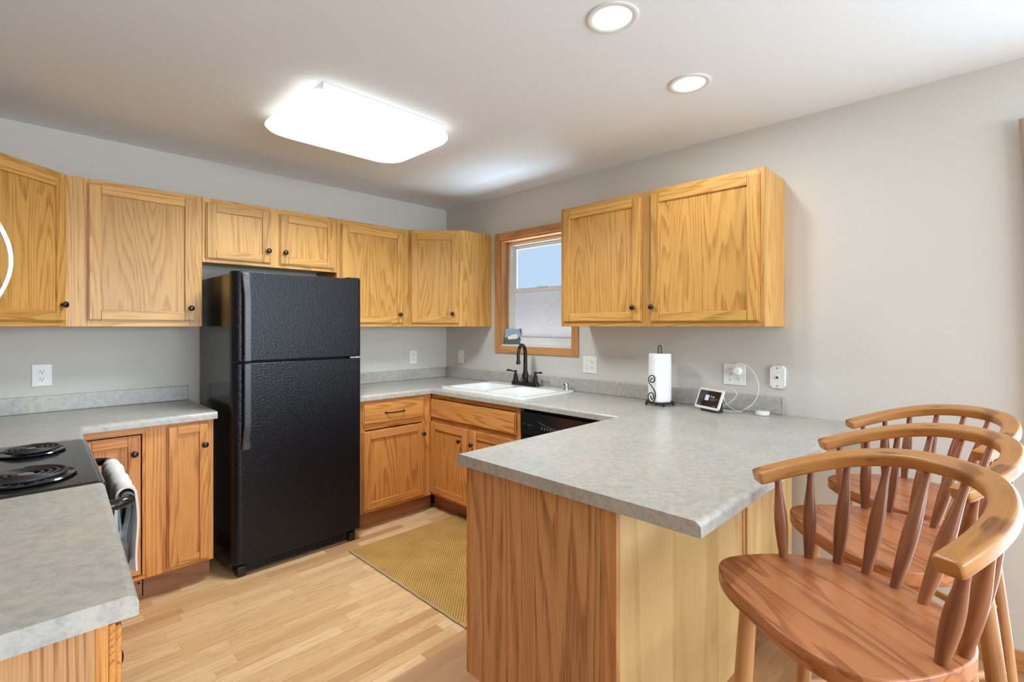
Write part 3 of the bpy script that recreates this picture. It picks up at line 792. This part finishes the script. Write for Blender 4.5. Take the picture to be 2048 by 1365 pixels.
mw = thing('microwave', 'over-range microwave at left edge with curved silver handle', 'microwave', (-.045, 1.93, 1.395), PI/2)
b = MB(); b.box(0, .74, .022, .36, 0, .41, bevel=.006); b.build('body', M['black_satin'], mw)
b = MB(); b.box(.002, .57, 0, .021, .004, .406, bevel=.008, seg=3); md = b.build('door', M['black'], mw)
b = MB(); b.box(.573, .738, .001, .021, .004, .406, bevel=.006, seg=3); b.build('control_panel', M['black'], mw)
b = MB(); fr = []
for i in range(25):
    t_ = i/24; z = .03+.35*t_; y = .004-.053*math.sin(PI*t_)
    dy = -.053*PI*math.cos(PI*t_)/.35
    tn = Vector((0, dy, 1)).normalized(); fr.append((Vector((.535, y, z)), Vector((1, 0, 0)), Vector((1, 0, 0)).cross(tn), z, 1))
b.sweep(fr, [(-.014, -.007), (.014, -.007), (.016, 0), (.012, .007), (-.012, .007), (-.016, 0)])
b.build('handle', M['steel'], md, angle=50)

# ================================================================== DISHWASHER
dw = thing('dishwasher', 'black dishwasher with button panel below the counter', 'dishwasher', (XR-.612, 2.117, 0), -PI/2)
b = MB(); b.box(.004, .60, .03, .56, .1, .862); b.build('body', M['black_satin'], dw, smooth=False)
b = MB(); b.box(.004, .60, -.012, .029, .715, .852, bevel=.006, seg=3); pn = b.build('control_panel', M['black'], dw)
b = MB(); b.box(.004, .60, -.004, .029, .12, .712, bevel=.005, seg=3); b.build('door', M['black'], dw)
b = MB(); b.box(.002, .602, .06, .075, .0, .098, 'x'); b.build('toe_panel', M['black_satin'], dw, smooth=False)
b = MB()
for i in range(22):
    pass
pts = [(.15+.30*i/20, -.0125, .806-.028*math.sin(PI*i/20)) for i in range(21)]
b.tube(pts, .002, 6); b.build('latch_groove', M['handle_grey'], pn)
for i in range(6):
    b = MB(); x = .182+.0225*i; b.lathe([(.006, 0), (.006, .002), (.004, .003)], Matrix.Translation((x, -.0118, .770)) @ Matrix.Rotation(PI/2, 4, 'X') @ Matrix.Diagonal((1, 1.6, 1, 1)), 12); b.build('button', M['dull_mark'], pn)
b = MB(); b.box(.03, .05, -.0128, -.0118, .778, .780); b.box(.065, .105, -.0128, -.0118, .776, .779); b.box(.182, .202, -.0128, -.0118, .789, .791); b.build('panel_lettering', M['dull_mark'], pn, smooth=False)

# ================================================================== SINK, FAUCET, AIR GAP
sk = thing('sink', 'white double bowl drop-in sink below the window', 'sink', (0, 0, 0))
b = MB()
OUT = rrect(2.245, 2.785, 2.128, 2.975, .04, 6)
B1 = rrect(2.285, 2.665, 2.575, 2.935, .06, 6); B2 = rrect(2.285, 2.665, 2.168, 2.528, .06, 6)
z = CT+.0005
b.prism(OUT, z, z+.013, 'y', 0, holes=[B1, B2])
es = [e for e in b.bm.edges if abs(e.verts[0].co.z-z-.013) < 1e-5 and abs(e.verts[1].co.z-z-.013) < 1e-5 and len(e.link_faces) == 2 and e.calc_face_angle(0) > .8]
bmesh.ops.bevel(b.bm, geom=es, offset=.007, segments=4, profile=.5, affect='EDGES', clamp_overlap=True)
b.build('rim', M['enamel'], sk, angle=50)
def bowl(x0, x1, y0, y1):
    b = MB(); loops = []
    for dz, ins, r in ((.004, .0, .06), (-.02, .003, .06), (-.14, .018, .06), (-.165, .03, .05), (-.175, .055, .04)):
        loops.append([(x, y, z+dz) for x, y in rrect(x0+ins, x1-ins, y0+ins, y1-ins, r, 6)])
    b.loft(loops)
    for f_ in b.bm.faces: f_.normal_flip()
    o = b.build('bowl', M['enamel'], sk, angle=60, recalc=False)
    b = MB(); b.lathe([(.056, 0), (.056, .004), (.045, .006), (.035, .002), (.01, .002)], Matrix.Translation(((x0+x1)/2, (y0+y1)/2, z-.1755)), 24); b.build('drain', M['bronze'], o)
bowl(2.285, 2.665, 2.575, 2.935); bowl(2.285, 2.665, 2.168, 2.528)
zf = z+.0133
fc = thing('faucet', 'dark bronze high-arc kitchen faucet with two lever handles', 'faucet', (2.735, 2.565, zf))
b = MB(); P = rrect(-.024, .024, -.135, .135, .022, 5); b.prism(P, 0, .026, 'y', .006, 3)
b.build('base_plate', M['bronze'], fc)
b = MB(); b.lathe([(.025, .026), (.027, .034), (.021, .042), (.026, .062), (.024, .085), (.017, .10), (.019, .108), (.0155, .115)], n=24)
sd = Vector((-.95, -.32, 0)).normalized()
path = [Vector((0, 0, .10)), Vector((0, 0, .16)), Vector((0, 0, .215))]
R_ = .062
for i in range(1, 15):
    a = PI*.98*i/14; path.append(Vector((0, 0, .235)) + sd*(R_-R_*math.cos(a)) + Vector((0, 0, R_*1.15*math.sin(a))))
path.append(path[-1]+Vector((0, 0, -.05)))
rad = [.0155, .015, .0145] + [.0135-.0015*i/14 for i in range(1, 15)] + [.0115]
b.tube(path, .013, 16, radii=rad)
e = path[-1]; b.lathe([(.0115, -.022), (.0155, -.02), (.0155, -.002), (.012, .004)], Matrix.Translation(e), 16)
b.build('spout', M['bronze'], fc, angle=50)
for sy in (-.102, .102):
    b = MB(); b.lathe([(.022, .026), (.0225, .034), (.016, .046), (.0185, .058), (.014, .075), (.008, .088), (.010, .095), (.0105, .104), (.006, .110)], Matrix.Translation((0, sy, 0)), 20)
    sg = 1 if sy > 0 else -1
    lp = [Vector((0, sy, .10)), Vector((-.006, sy+sg*.02, .102)), Vector((-.012, sy+sg*.045, .106)), Vector((-.016, sy+sg*.068, .107)), Vector((-.018, sy+sg*.078, .106))]
    b.tube(lp, .006, 10, radii=[.006, .0045, .006, .0085, .005]); b.build('lever', M['bronze'], fc, angle=50)
ag = MB(); ag.lathe([(.020, 0), (.020, .006), (.0185, .008), (.0185, .03), (.017, .045), (.011, .052), (.003, .054)], n=24)
o = ag.build('air_gap', M['chrome'], angle=50); o.location = (2.752, 2.19, zf); tag(o, 'small chrome air gap cap at the right end of the sink', 'air gap')

# ================================================================== RUG
b = MB(); b.box(-.40, .40, -.545, .545, .0005, .009, 'x', .003)
rg = thing('rug', 'woven jute rug on the kitchen floor before the sink', 'rug', (1.862, 2.283, 0))
b.build('weave', M['rug'], rg)
for x in (-.405, .405):
    b = MB(); b.tube([(x+.0015*math.sin(i*1.3), -.55+1.1*i/40, .006) for i in range(41)], .0058, 8)
    b.build('border', M['rug_edge'], rg)

# ================================================================== WALL PLATES
def plate(label, loc, rz, w=.075, h=.117, gangs=('duplex',), name='outlet', sharp=True, cat='outlet', group=None):
    """local: x right, -y out of the wall"""
    t = thing(name, label, cat, loc, rz, group)
    b = MB()
    if name == 'phone_jack':
        c_ = .014; P = [(-w/2+c_, -h/2), (w/2-c_, -h/2), (w/2, -h/2+c_), (w/2, h/2-c_), (w/2-c_, h/2), (-w/2+c_, h/2), (-w/2, h/2-c_), (-w/2, -h/2+c_)]
        b.prism(P, 0.0004, .016, 'y', .004, 2)
        for v in b.bm.verts: v.co = Vector((v.co.x, -v.co.z, v.co.y))
    else: b.box(-w/2, w/2, -.006, -.0004, -h/2, h/2, bevel=.003, seg=3)
    p = b.build('cover_plate', M['white_plastic'], t)
    n = len(gangs); 
    for i, gk in enumerate(gangs):
        x = (i-(n-1)/2)*.046
        if gk == 'duplex':
            for zz in (.0195, -.0195):
                b = MB(); b.lathe([(.0165, 0), (.0165, .0078), (.0155, .0085)], Matrix.Translation((x, 0, zz)) @ Matrix.Rotation(PI/2, 4, 'X') @ Matrix.Diagonal((1, .86, 1, 1)), 24)
                r = b.build('receptacle', M['white_plastic'], t)
                b = MB()
                b.box(x-.0078, x-.0056, -.0092, -.008, zz-.001, zz+.0075); b.box(x+.0056, x+.0076, -.0092, -.008, zz, zz+.0068)
                b.lathe([(.0026, 0), (.0026, .001)], Matrix.Translation((x, -.0082, zz-.0065)) @ Matrix.Rotation(PI/2, 4, 'X'), 10)
                b.build('slot', M['slot'], r, smooth=False)
        elif gk == 'switch':
            b = MB(); b.box(x-.006, x+.006, -.0075, -.005, -.013, .013, bevel=.001); r = b.build('switch_well', M['white_plastic'], t)
            b = MB(); b.box(x-.0042, x+.0042, -.017, -.007, .000, .008, bevel=.0015, mat=None); b.build('toggle', M['white_plastic'], r)
            b = MB()
            for zz in (.03, -.03): b.lathe([(.003, 0), (.003, .0012)], Matrix.Translation((x, -.0058, zz)) @ Matrix.Rotation(PI/2, 4, 'X'), 10)
            b.build('screw', M['screw'], t)
        elif gk == 'jack':
            b = MB(); b.box(x-.011, x+.011, -.0185, -.0155, -.012, .012, bevel=.001); r = b.build('jack', M['white_plastic'], t)
            b = MB(); b.box(x-.006, x+.006, -.0192, -.0182, -.007, .003); b.build('slot', M['slot'], r, smooth=False)
            for zz in (.046, -.046):
                b = MB(); b.lathe([(.0042, 0), (.0042, .0015), (.002, .002)], Matrix.Translation((x, -.0155, zz)) @ Matrix.Rotation(PI/2, 4, 'X'), 12); b.build('screw', M['screw'], t)
    return t
plate('white double outlet on back wall above the left counter', (.123, YB, 1.112), 0, .08)
plate('white double outlet on back wall between refrigerator and corner', (2.467, YB, 1.107), 0)
plate('white switch plate on right wall nearest the far corner', (XR, 3.44, 1.104), -PI/2, gangs=('switch',), name='switch_plate', cat='switch')
plate('white two-gang switch and outlet plate beside the window', (XR, 2.039, 1.107), -PI/2, .117, gangs=('switch', 'duplex'), name='switch_plate', cat='switch')
plate('white two-gang switch and outlet plate with a round charger plugged in', (XR, 1.063, 1.106), -PI/2, .119, gangs=('switch', 'duplex'), name='switch_plate', cat='switch')
plate('white eight-sided phone jack plate right of the charger', (XR, .841, 1.108), -PI/2, .074, .118, gangs=('jack',), name='phone_jack', cat='phone jack')

# ================================================================== SMALL THINGS ON THE COUNTER
CZ = CT+.0004
# paper towel holder
ph = thing('paper_towel_holder', 'wrought iron scroll paper towel holder on the counter', 'paper towel holder', (2.672, 1.43, CZ))
b = MB(); b.tube([(.077*math.cos(2*PI*i/40), .077*math.sin(2*PI*i/40), .018) for i in range(40)], .0045, 8, closed=True)
for k in range(3):
    a = 2*PI*k/3+.3; b.tube([(.077*math.cos(a), .077*math.sin(a), .018), (0, 0, .018)], .0035, 6)
b.build('base_ring', M['iron'], ph, angle=60)
for k in range(4):
    a = 2*PI*k/4+.75; b = MB(); b.lathe([(.003, 0), (.0075, .003), (.0085, .0075), (.0065, .0125), (.004, .015)], Matrix.Translation((.077*math.cos(a), .077*math.sin(a), 0)), 12); b.build('foot', M['iron'], ph, angle=60)
b = MB(); loop = [(-.0085, 0, .018), (-.0085, 0, .15), (-.0085, 0, .32)]
for i in range(1, 10):
    a = PI-PI*i/9; loop.append((.0085*math.cos(a), 0, .335+.012*math.sin(a)))
loop += [(.0085, 0, .32), (.0085, 0, .15), (.0085, 0, .018)]
rv = Matrix.Rotation(math.radians(-45), 3, 'Z')
b.tube([rv @ Vector(p) for p in loop], .003, 8); b.build('centre_post', M['iron'], ph, angle=60)
# S-scroll standing beside the roll (in the plane that faces the room corner to corner)
b = MB(); pts = []
def spiral(cx, cz, r0, r1, a0, a1, n=26):
    return [(cx+(r0+(r1-r0)*i/n)*math.cos(a0+(a1-a0)*i/n), cz+(r0+(r1-r0)*i/n)*math.sin(a0+(a1-a0)*i/n)) for i in range(n+1)]
top = spiral(0, .158, .008, .021, math.radians(-150), math.radians(-150+440+110), 34)[::1]
s1 = spiral(.003, .150, .008, .020, math.radians(60), math.radians(60-420), 30)      # upper curl, winding out
sc = []
sc += [(.006, .160), (-.004, .157), (-.0085, .147), (-.004, .139), (.006, .138), (.014, .145), (.017, .158), (.013, .171), (.003, .177), (-.009, .174), (-.017, .163), (-.018, .146), (-.012, .130), (-.002, .116), (.009, .100), (.017, .083), (.020, .064), (.018, .045), (.011, .030), (.0, .0225), (-.011, .028), (-.019, .041), (-.021, .058), (-.016, .072), (-.007, .078), (.003, .075), (.009, .064), (.009, .050), (.003, .040), (-.003, .043), (-.006, .053), (-.006, .062)]
def smooth(p, k=4):
    out = []
    for i in range(len(p)-1):
        p0, p1, p2, p3 = p[max(i-1, 0)], p[i], p[i+1], p[min(i+2, len(p)-1)]
        for j in range(k):
            t_ = j/k
            out.append(tuple(.5*((2*p1[d])+(-p0[d]+p2[d])*t_+(2*p0[d]-5*p1[d]+4*p2[d]-p3[d])*t_*t_+(-p0[d]+3*p1[d]-3*p2[d]+p3[d])*t_**3) for d in range(len(p1))))
    out.append(p[-1]); return out
sc = smooth(sc)
rt = Vector((.7034, -.7108, 0)); toc = Vector((-.7108, -.7034, 0))
o0 = rt*(-.061)+toc*.052
b.tube([o0+rt*x+Vector((0, 0, zz)) for x, zz in sc], .0032, 8); b.build('scroll', M['iron'], ph, angle=60)
pr_ = thing('paper_towel_roll', 'white paper towel roll standing on the iron holder', 'paper towel', (2.672, 1.43, CZ+.0226))
b = MB(); n = 40; R1 = .064
ring = lambda r, zz, wv=0: [(r*(1+wv*math.sin(3*2*PI*i/n+zz*20))*math.cos(2*PI*i/n), r*(1+wv*math.sin(3*2*PI*i/n+zz*20))*math.sin(2*PI*i/n), zz) for i in range(n)]
b.loft([ring(.021, .002), ring(R1-.004, .0, 0), ring(R1, .006, .01), ring(R1+.001, .09, .012), ring(R1, .19, .012), ring(R1-.001, .272, .01), ring(R1-.004, .278), ring(.021, .277), ring(.020, .272), ring(.0195, .01)], close_last=False)
b.build('sheets', M['paper'], pr_, angle=50)
b = MB(); n = 24; b.loft([ring(.0192, .003)[:24] if False else [(.0192*math.cos(2*PI*i/n), .0192*math.sin(2*PI*i/n), .003) for i in range(n)], [(.0192*math.cos(2*PI*i/n), .0192*math.sin(2*PI*i/n), .276) for i in range(n)], [(.0175*math.cos(2*PI*i/n), .0175*math.sin(2*PI*i/n), .276) for i in range(n)], [(.0175*math.cos(2*PI*i/n), .0175*math.sin(2*PI*i/n), .003) for i in range(n)]], close_last=False)
b.build('cardboard_core', flat('cardboard', sr(176, 150, 120), .9), pr_)

# smart display
hz = math.atan2(1.074-1.234, 2.587-2.658)      # direction of the screen's bottom edge (left to right)
hb = thing('smart_display', 'small smart display with white bezel and lit dark screen', 'smart display', (2.655, 1.135, CZ), hz)
hw, hh = .176, .114
tilt = Matrix.Translation((0, -.012, .012)) @ Matrix.Rotation(math.radians(-23), 4, 'X')
def tilted(o): o.matrix_local = tilt; return o
b = MB(); b.prism(rrect(-hw/2, hw/2, 0, hh, .014, 5), 0, .009, 'y', .002, 2)
for v in b.bm.verts: v.co = Vector((v.co.x, -v.co.z, v.co.y))
bz = tilted(b.build('bezel', M['hub_white'], hb))
b = MB(); b.box(-hw/2+.012, hw/2-.012, -.0099, -.0088, .013, hh-.013); sn = b.build('screen', M['screen'], bz, smooth=False)
b = MB(); b.box(-.027, .000, -.0106, -.0098, .046, .077, bevel=.0012); b.build('screen_icon', M['screen_ink'], sn)
b = MB()
for (xa, xb, za) in ((.009, .072, .0565), (.009, .050, .049), (-.068, -.040, .0185), (.036, .066, .0185)): b.box(xa, xb, -.0104, -.0098, za, za+.0022)
b.box(-.058, -.054, -.0104, -.0098, .058, .0625)
b.build('screen_lines', M['screen_dim'], sn, smooth=False)
tx = bpy.data.curves.new('screen_heading', 'FONT'); tx.body = 'Setup'; tx.size = .014; tx.extrude = .0002
to = bpy.data.objects.new('screen_heading', tx); COL.objects.link(to); bpy.context.view_layer.update()
tm = bpy.data.meshes.new_from_object(to); bpy.data.objects.remove(to); tm.materials.append(M['screen_ink'])
to = bpy.data.objects.new('screen_heading', tm); COL.objects.link(to); to.parent = sn
to.matrix_local = Matrix.Translation((.008, -.0102, .066)) @ Matrix.Rotation(PI/2, 4, 'X')
b = MB()
lo = [(x, y, 0) for x, y in rrect(-.058, .058, -.012, .055, .02, 5)]
hi = [(x*.92, y*.55+.022, .075) for x, y, _ in lo]
b.loft([lo, [(x, y, .012) for x, y, _ in lo], hi], close_first=True); b.build('stand', M['hub_grey'], hb, angle=50)
# charger and cable
cx, cy, cz = XR-.0095, 1.04, 1.128
ch = thing('charger', 'round white charger in the wall plate with looping cable', 'charger', (XR, 1.04, 1.128), -PI/2)
b = MB(); ax = Matrix.Translation((0, -.0095, 0)) @ Matrix.Rotation(PI/2, 4, 'X')
b.lathe([(.016, 0), (.0225, .003), (.0245, .010), (.0245, .022), (.021, .030), (.012, .033)], ax, 28); b.build('adapter', M['white_plastic'], ch, angle=50)
wp = [(0, -.026, .022), (-.004, -.026, .034), (.008, -.024, .043), (.025, -.020, .040), (.055, -.016, .028), (.085, -.018, -.005), (.107, -.022, -.055), (.112, -.028, -.10), (.098, -.036, -.15), (.066, -.052, -.19), (.028, -.072, -.2085), (-.018, -.075, -.197), (-.052, -.062, -.165), (-.062, -.050, -.125), (-.045, -.045, -.10), (-.014, -.048, -.100), (.008, -.052, -.122), (-.008, -.062, -.155), (-.045, -.080, -.185), (-.080, -.095, -.2), (-.03, -.105, -.2105), (.03, -.095, -.2105), (.045, -.085, -.2105), (0, -.112, -.2105), (-.045, -.128, -.209), (-.072, -.128, -.200)]
b = MB(); b.tube(smooth(wp, 6), .0019, 8); b.build('cable', M['white_plastic'], ch, angle=60)
o = MB(); o.lathe([(.028, 0), (.032, .002), (.033, .008), (.033, .016), (.030, .020), (.02, .0215)], n=32); o = o.build('puck', M['white_plastic'], angle=50)
o.location = (2.735, .887, CZ); tag(o, 'small round white puck on the counter below the phone jack', 'puck')
# picture card on the window sill
pc = thing('photo_card', 'small photo card of white house leaning on the window sill', 'card', (XR+.045, 2.835, WZ0+.0125), math.radians(-62))
tl = Matrix.Rotation(math.radians(-12), 4, 'X')
b = MB(); b.box(-.072, .072, 0, .0012, 0, .128); o = b.build('sky_area', flat('photo_sky', sr(128, 152, 170), .4), pc, smooth=False); o.matrix_local = tl
b = MB(); pp = [(-.072, .0), (.072, 0), (.072, .05), (.05, .062), (.02, .05), (-.02, .046), (-.05, .058), (-.072, .05)]
b.prism(pp, 0.0004, .0008, 'y')
for v in b.bm.verts: v.co = Vector((v.co.x, -v.co.z, v.co.y))
o = b.build('lawn_area', flat('photo_lawn', sr(40, 66, 50), .4), pc, smooth=False); o.matrix_local = tl
b = MB(); b.prism([(-.045, .04), (.035, .046), (.04, .066), (.03, .086), (-.005, .08), (-.045, .064)], 0.0009, .0013, 'y')
for v in b.bm.verts: v.co = Vector((v.co.x, -v.co.z, v.co.y))
o = b.build('house_area', flat('photo_house', sr(226, 218, 196), .4), pc, smooth=False); o.matrix_local = tl

# ================================================================== CEILING LIGHTS
cl = thing('ceiling_light', 'rectangular flush ceiling light with glowing white diffuser', 'ceiling light', (1.285, 2.39, ZC))
b = MB(); b.box(-.325, .325, -.285, .285, -.034, -.0005, bevel=.003); b.build('mounting_plate', M['vinyl'], cl)
b = MB(); loops = []
for zz, ins, r in ((-.0345, .018, .09), (-.044, .005, .10), (-.057, .0, .11), (-.072, .008, .12), (-.084, .035, .12), (-.092, .09, .12), (-.095, .16, .10)):
    loops.append([(x, y, zz) for x, y in rrect(-.395+ins, .395-ins, -.31+ins, .31-ins, r, 8)])
b.loft(loops, close_first=True); b.build('diffuser', M['diffuser'], cl, angle=80)
lamp('ceiling_light_glow', 'AREA', (1.285, 2.39, ZC-.0956), (0, 0, 0), 23, (.80, .92, 1), .46, .30, spread=math.radians(150))
for k, (x, y, lb) in enumerate(((1.465, .962, 'round recessed ceiling downlight nearest the camera, wide white trim'), (2.10, .982, 'round recessed ceiling downlight nearest the right wall'))):
    t = thing('recessed_light', lb, 'recessed light', (x, y, ZC))
    b = MB(); b.lathe([(.088, -.0005), (.088, -.004), (.082, -.006), (.070, -.005), (.066, -.001)], n=40, cap=False); b.build('trim_ring', M['vinyl'], t, angle=50)
    b = MB(); b.lathe([(.0665, -.0012), (.052, -.0012), (.050, -.0022)] if False else [(.0668, -.003), (.056, -.0022), (.046, -.0015)], n=40, cap=False); b.build('baffle', emit('lit_baffle_%d' % k, (1, .98, .95), .42), t, angle=60)
    b = MB(); b.lathe([(.047, -.0008), (.047, -.002), (.040, -.0032), (.01, -.0036)], n=32); b.build('lens', M['led'], t, angle=60)
    lamp('recessed_glow', 'AREA', (x, y, ZC-.012), (0, 0, 0), 4.3, (.84, .94, 1), .09)

# curtain edge at the patio door
b = MB(); 
pts = [(.0, 0), (.02, .012), (.045, .0), (.07, .012), (.095, 0), (.12, .012), (.145, 0)]
cu = thing('curtain', 'beige curtain edge at the far right of the wall', 'curtain', (XR-.03, -.04, 0))
top = [(-y_, -x_) for x_, y_ in pts]; lo_, hi_ = 0.9, 2.19
lv = []
for i in range(9):
    zz = hi_+(lo_-hi_)*i/8; lv.append([b.bm.verts.new((x_, y_*(1-.25*i/8)-.05*(i/8)**.8, zz)) for x_, y_ in top])
for A, B in zip(lv, lv[1:]):
    for k in range(len(top)-1): b.bm.faces.new((A[k], A[k+1], B[k+1], B[k]))
bmesh.ops.solidify(b.bm, geom=b.bm.faces[:], thickness=.003)
b.build('fabric', M['curtain'], cu, angle=70)

# ================================================================== BAR STOOLS
SZ = .76; K = 1.07
def stool_proto():
    st = thing('bar_stool', 'x', 'bar stool', (0, 0, 0), 0, 'captain style bar stools at the peninsula')
    # seat: D-shape, straight-ish front (+y), curved back
    half = [(0, .236), (.06, .236), (.12, .230), (.17, .215), (.205, .195), (.228, .165), (.238, .125), (.24, .08), (.236, .03), (.225, -.025), (.205, -.075), (.17, -.12), (.125, -.155), (.07, -.178), (0, -.186)]
    out = smooth([(x, y) for x, y in half], 3)
    P = out[:-1] + [(-x, y) for x, y in out[::-1]][:-1]
    P = P[:]; 
    if P[-1] == P[0]: P.pop()
    b = MB(); b.prism(P, SZ-.038, SZ, 'x', .005, 3, bevel_bot=.006)
    b.build('seat', M['seat'], st, angle=40)
    # bow: swept U rail, lower at the arm ends, rising toward the back
    La, s, za = .06, .29, .975
    hp = [(.258, .047), (.250, .005), (.239, -.04), (.224, -.085), (.203, -.13), (.174, -.172), (.137, -.207), (.094, -.231), (.048, -.2435), (0, -.2475)]
    c2 = smooth(hp + [(-x, y) for x, y in hp[-2::-1]], 4)
    C3 = [Vector((x, y, za+s*(La-y))) for x, y in c2]
    nv = Vector((0, s, 1)).normalized()      # normal of the tilted rail plane
    prof = []; hw_, th_, r = .0245, .034, .008
    for cx_, cy_, a0 in ((hw_-r, -r, 0), (-hw_+r, -r, 90), (-hw_+r, -th_+r, 180), (hw_-r, -th_+r, 270)):
        for i in range(4):
            a = math.radians(a0+30*i); prof.append((cx_+r*math.cos(a), cy_+r*math.sin(a)))
    fr = []; L = 0
    for i, p in enumerate(C3):
        tn = (C3[min(i+1, len(C3)-1)]-C3[max(i-1, 0)]).normalized(); a = tn.cross(nv).normalized()
        if i: L += (p-C3[i-1]).length
        wd = 1.0
        fr.append((p, a, nv, L, wd))
    # rounded ends: shrink caps
    e0 = fr[0]; t0 = (C3[1]-C3[0]).normalized(); e1 = fr[-1]; t1 = (C3[-1]-C3[-2]).normalized()
    def cap_frames(f0, d):
        o_, a_, u_, L_, _ = f0; res_ = []
        for q, sc in ((.005, .985), (.009, .93), (.011, .84)):
            res_.append((o_+d*q - u_*(.017*(1-sc)), a_, u_, L_, sc))
        return res_
    fr = cap_frames(e0, -t0)[::-1] + fr + cap_frames(e1, t1)
    b = MB(); b.sweep(fr, prof); b.build('arm_bow', M['bow'], st, angle=40)
    # spindles
    cum = [0]
    for p, q in zip(C3, C3[1:]): cum.append(cum[-1]+(q-p).length)
    tot = cum[-1]
    base_pts = [(.210, .008), (.198, -.055), (.162, -.108), (.102, -.135), (.034, -.146)]
    base_pts = base_pts + [(-x, y) for x, y in base_pts[::-1]]
    for k in range(10):
        tl_ = .045 + (tot-.09)*k/9
        i = max(j for j in range(len(cum)) if cum[j] <= tl_); i = min(i, len(C3)-2)
        tp = C3[i].lerp(C3[i+1], (tl_-cum[i])/(cum[i+1]-cum[i])) - nv*(th_-.006)
        bt = Vector((base_pts[k][0], base_pts[k][1], SZ-.004))
        pts, rad = [], []
        for j in range(17):
            q = j/16; pts.append(bt.lerp(tp, q))
            rad.append(.0105+.0058*math.sin(PI*min(1, q/.85))**1.3 - .0025*max(0, (q-.55)/.45))
        b = MB(); b.tube(pts, .012, 14, radii=rad); b.build('spindle', M['spindle'], st, angle=60)
    # legs and stretchers
    tops = [(.15, .145), (-.15, .145), (.145, -.115), (-.145, -.115)]; bots = [(.182, .178), (-.182, .178), (.182, -.186), (-.182, -.186)]
    Lg = []
    for (a, c_), (d_, e_) in zip(tops, bots):
        A, B = Vector((a, c_, SZ-.037)), Vector((d_, e_, 0)); Lg.append((A, B))
        pts = [A.lerp(B, j/14) for j in range(15)]
        rad = [.0165+.0065*math.sin(PI*min(1, (j/14)*.75+.12)) - .002*(j/14) for j in range(15)]
        b = MB(); b.tube(pts, .02, 16, radii=rad)
        for v in b.bm.verts: v.co.z = max(v.co.z, 0)
        b.build('leg', M['leg'], st, angle=60)
    def at(k, z_): A, B = Lg[k]; return A.lerp(B, (A.z-z_)/A.z)
    def stretch(p, q):
        b = MB(); b.tube([p.lerp(q, j/10) for j in range(11)], .011, 12, radii=[.009+.005*math.sin(PI*j/10) for j in range(11)]); b.build('stretcher', M['leg'], st, angle=60)
    stretch(at(0, .30), at(1, .30)); stretch(at(2, .34), at(3, .34))
    stretch(at(0, .42), at(2, .42)); stretch(at(1, .42), at(3, .42)); stretch(at(0, .20), at(2, .20)); stretch(at(1, .20), at(3, .20))
    return st
proto = stool_proto()
PL = [(1.325, .2445, .919, 'worn wooden bar stool nearest the camera, sunlit reddish seat'),
      (1.8505, .230, .8065, 'wooden bar stool in the middle of the row of three'),
      (2.3635, .2276, .9085, 'wooden bar stool farthest away, next to the right wall')]
for i, (x, y, a, lb) in enumerate(PL):
    o = proto if i == 0 else copy_tree(proto)
    o.location = (x, y, 0); o.rotation_euler = (0, 0, a); o['label'] = lb
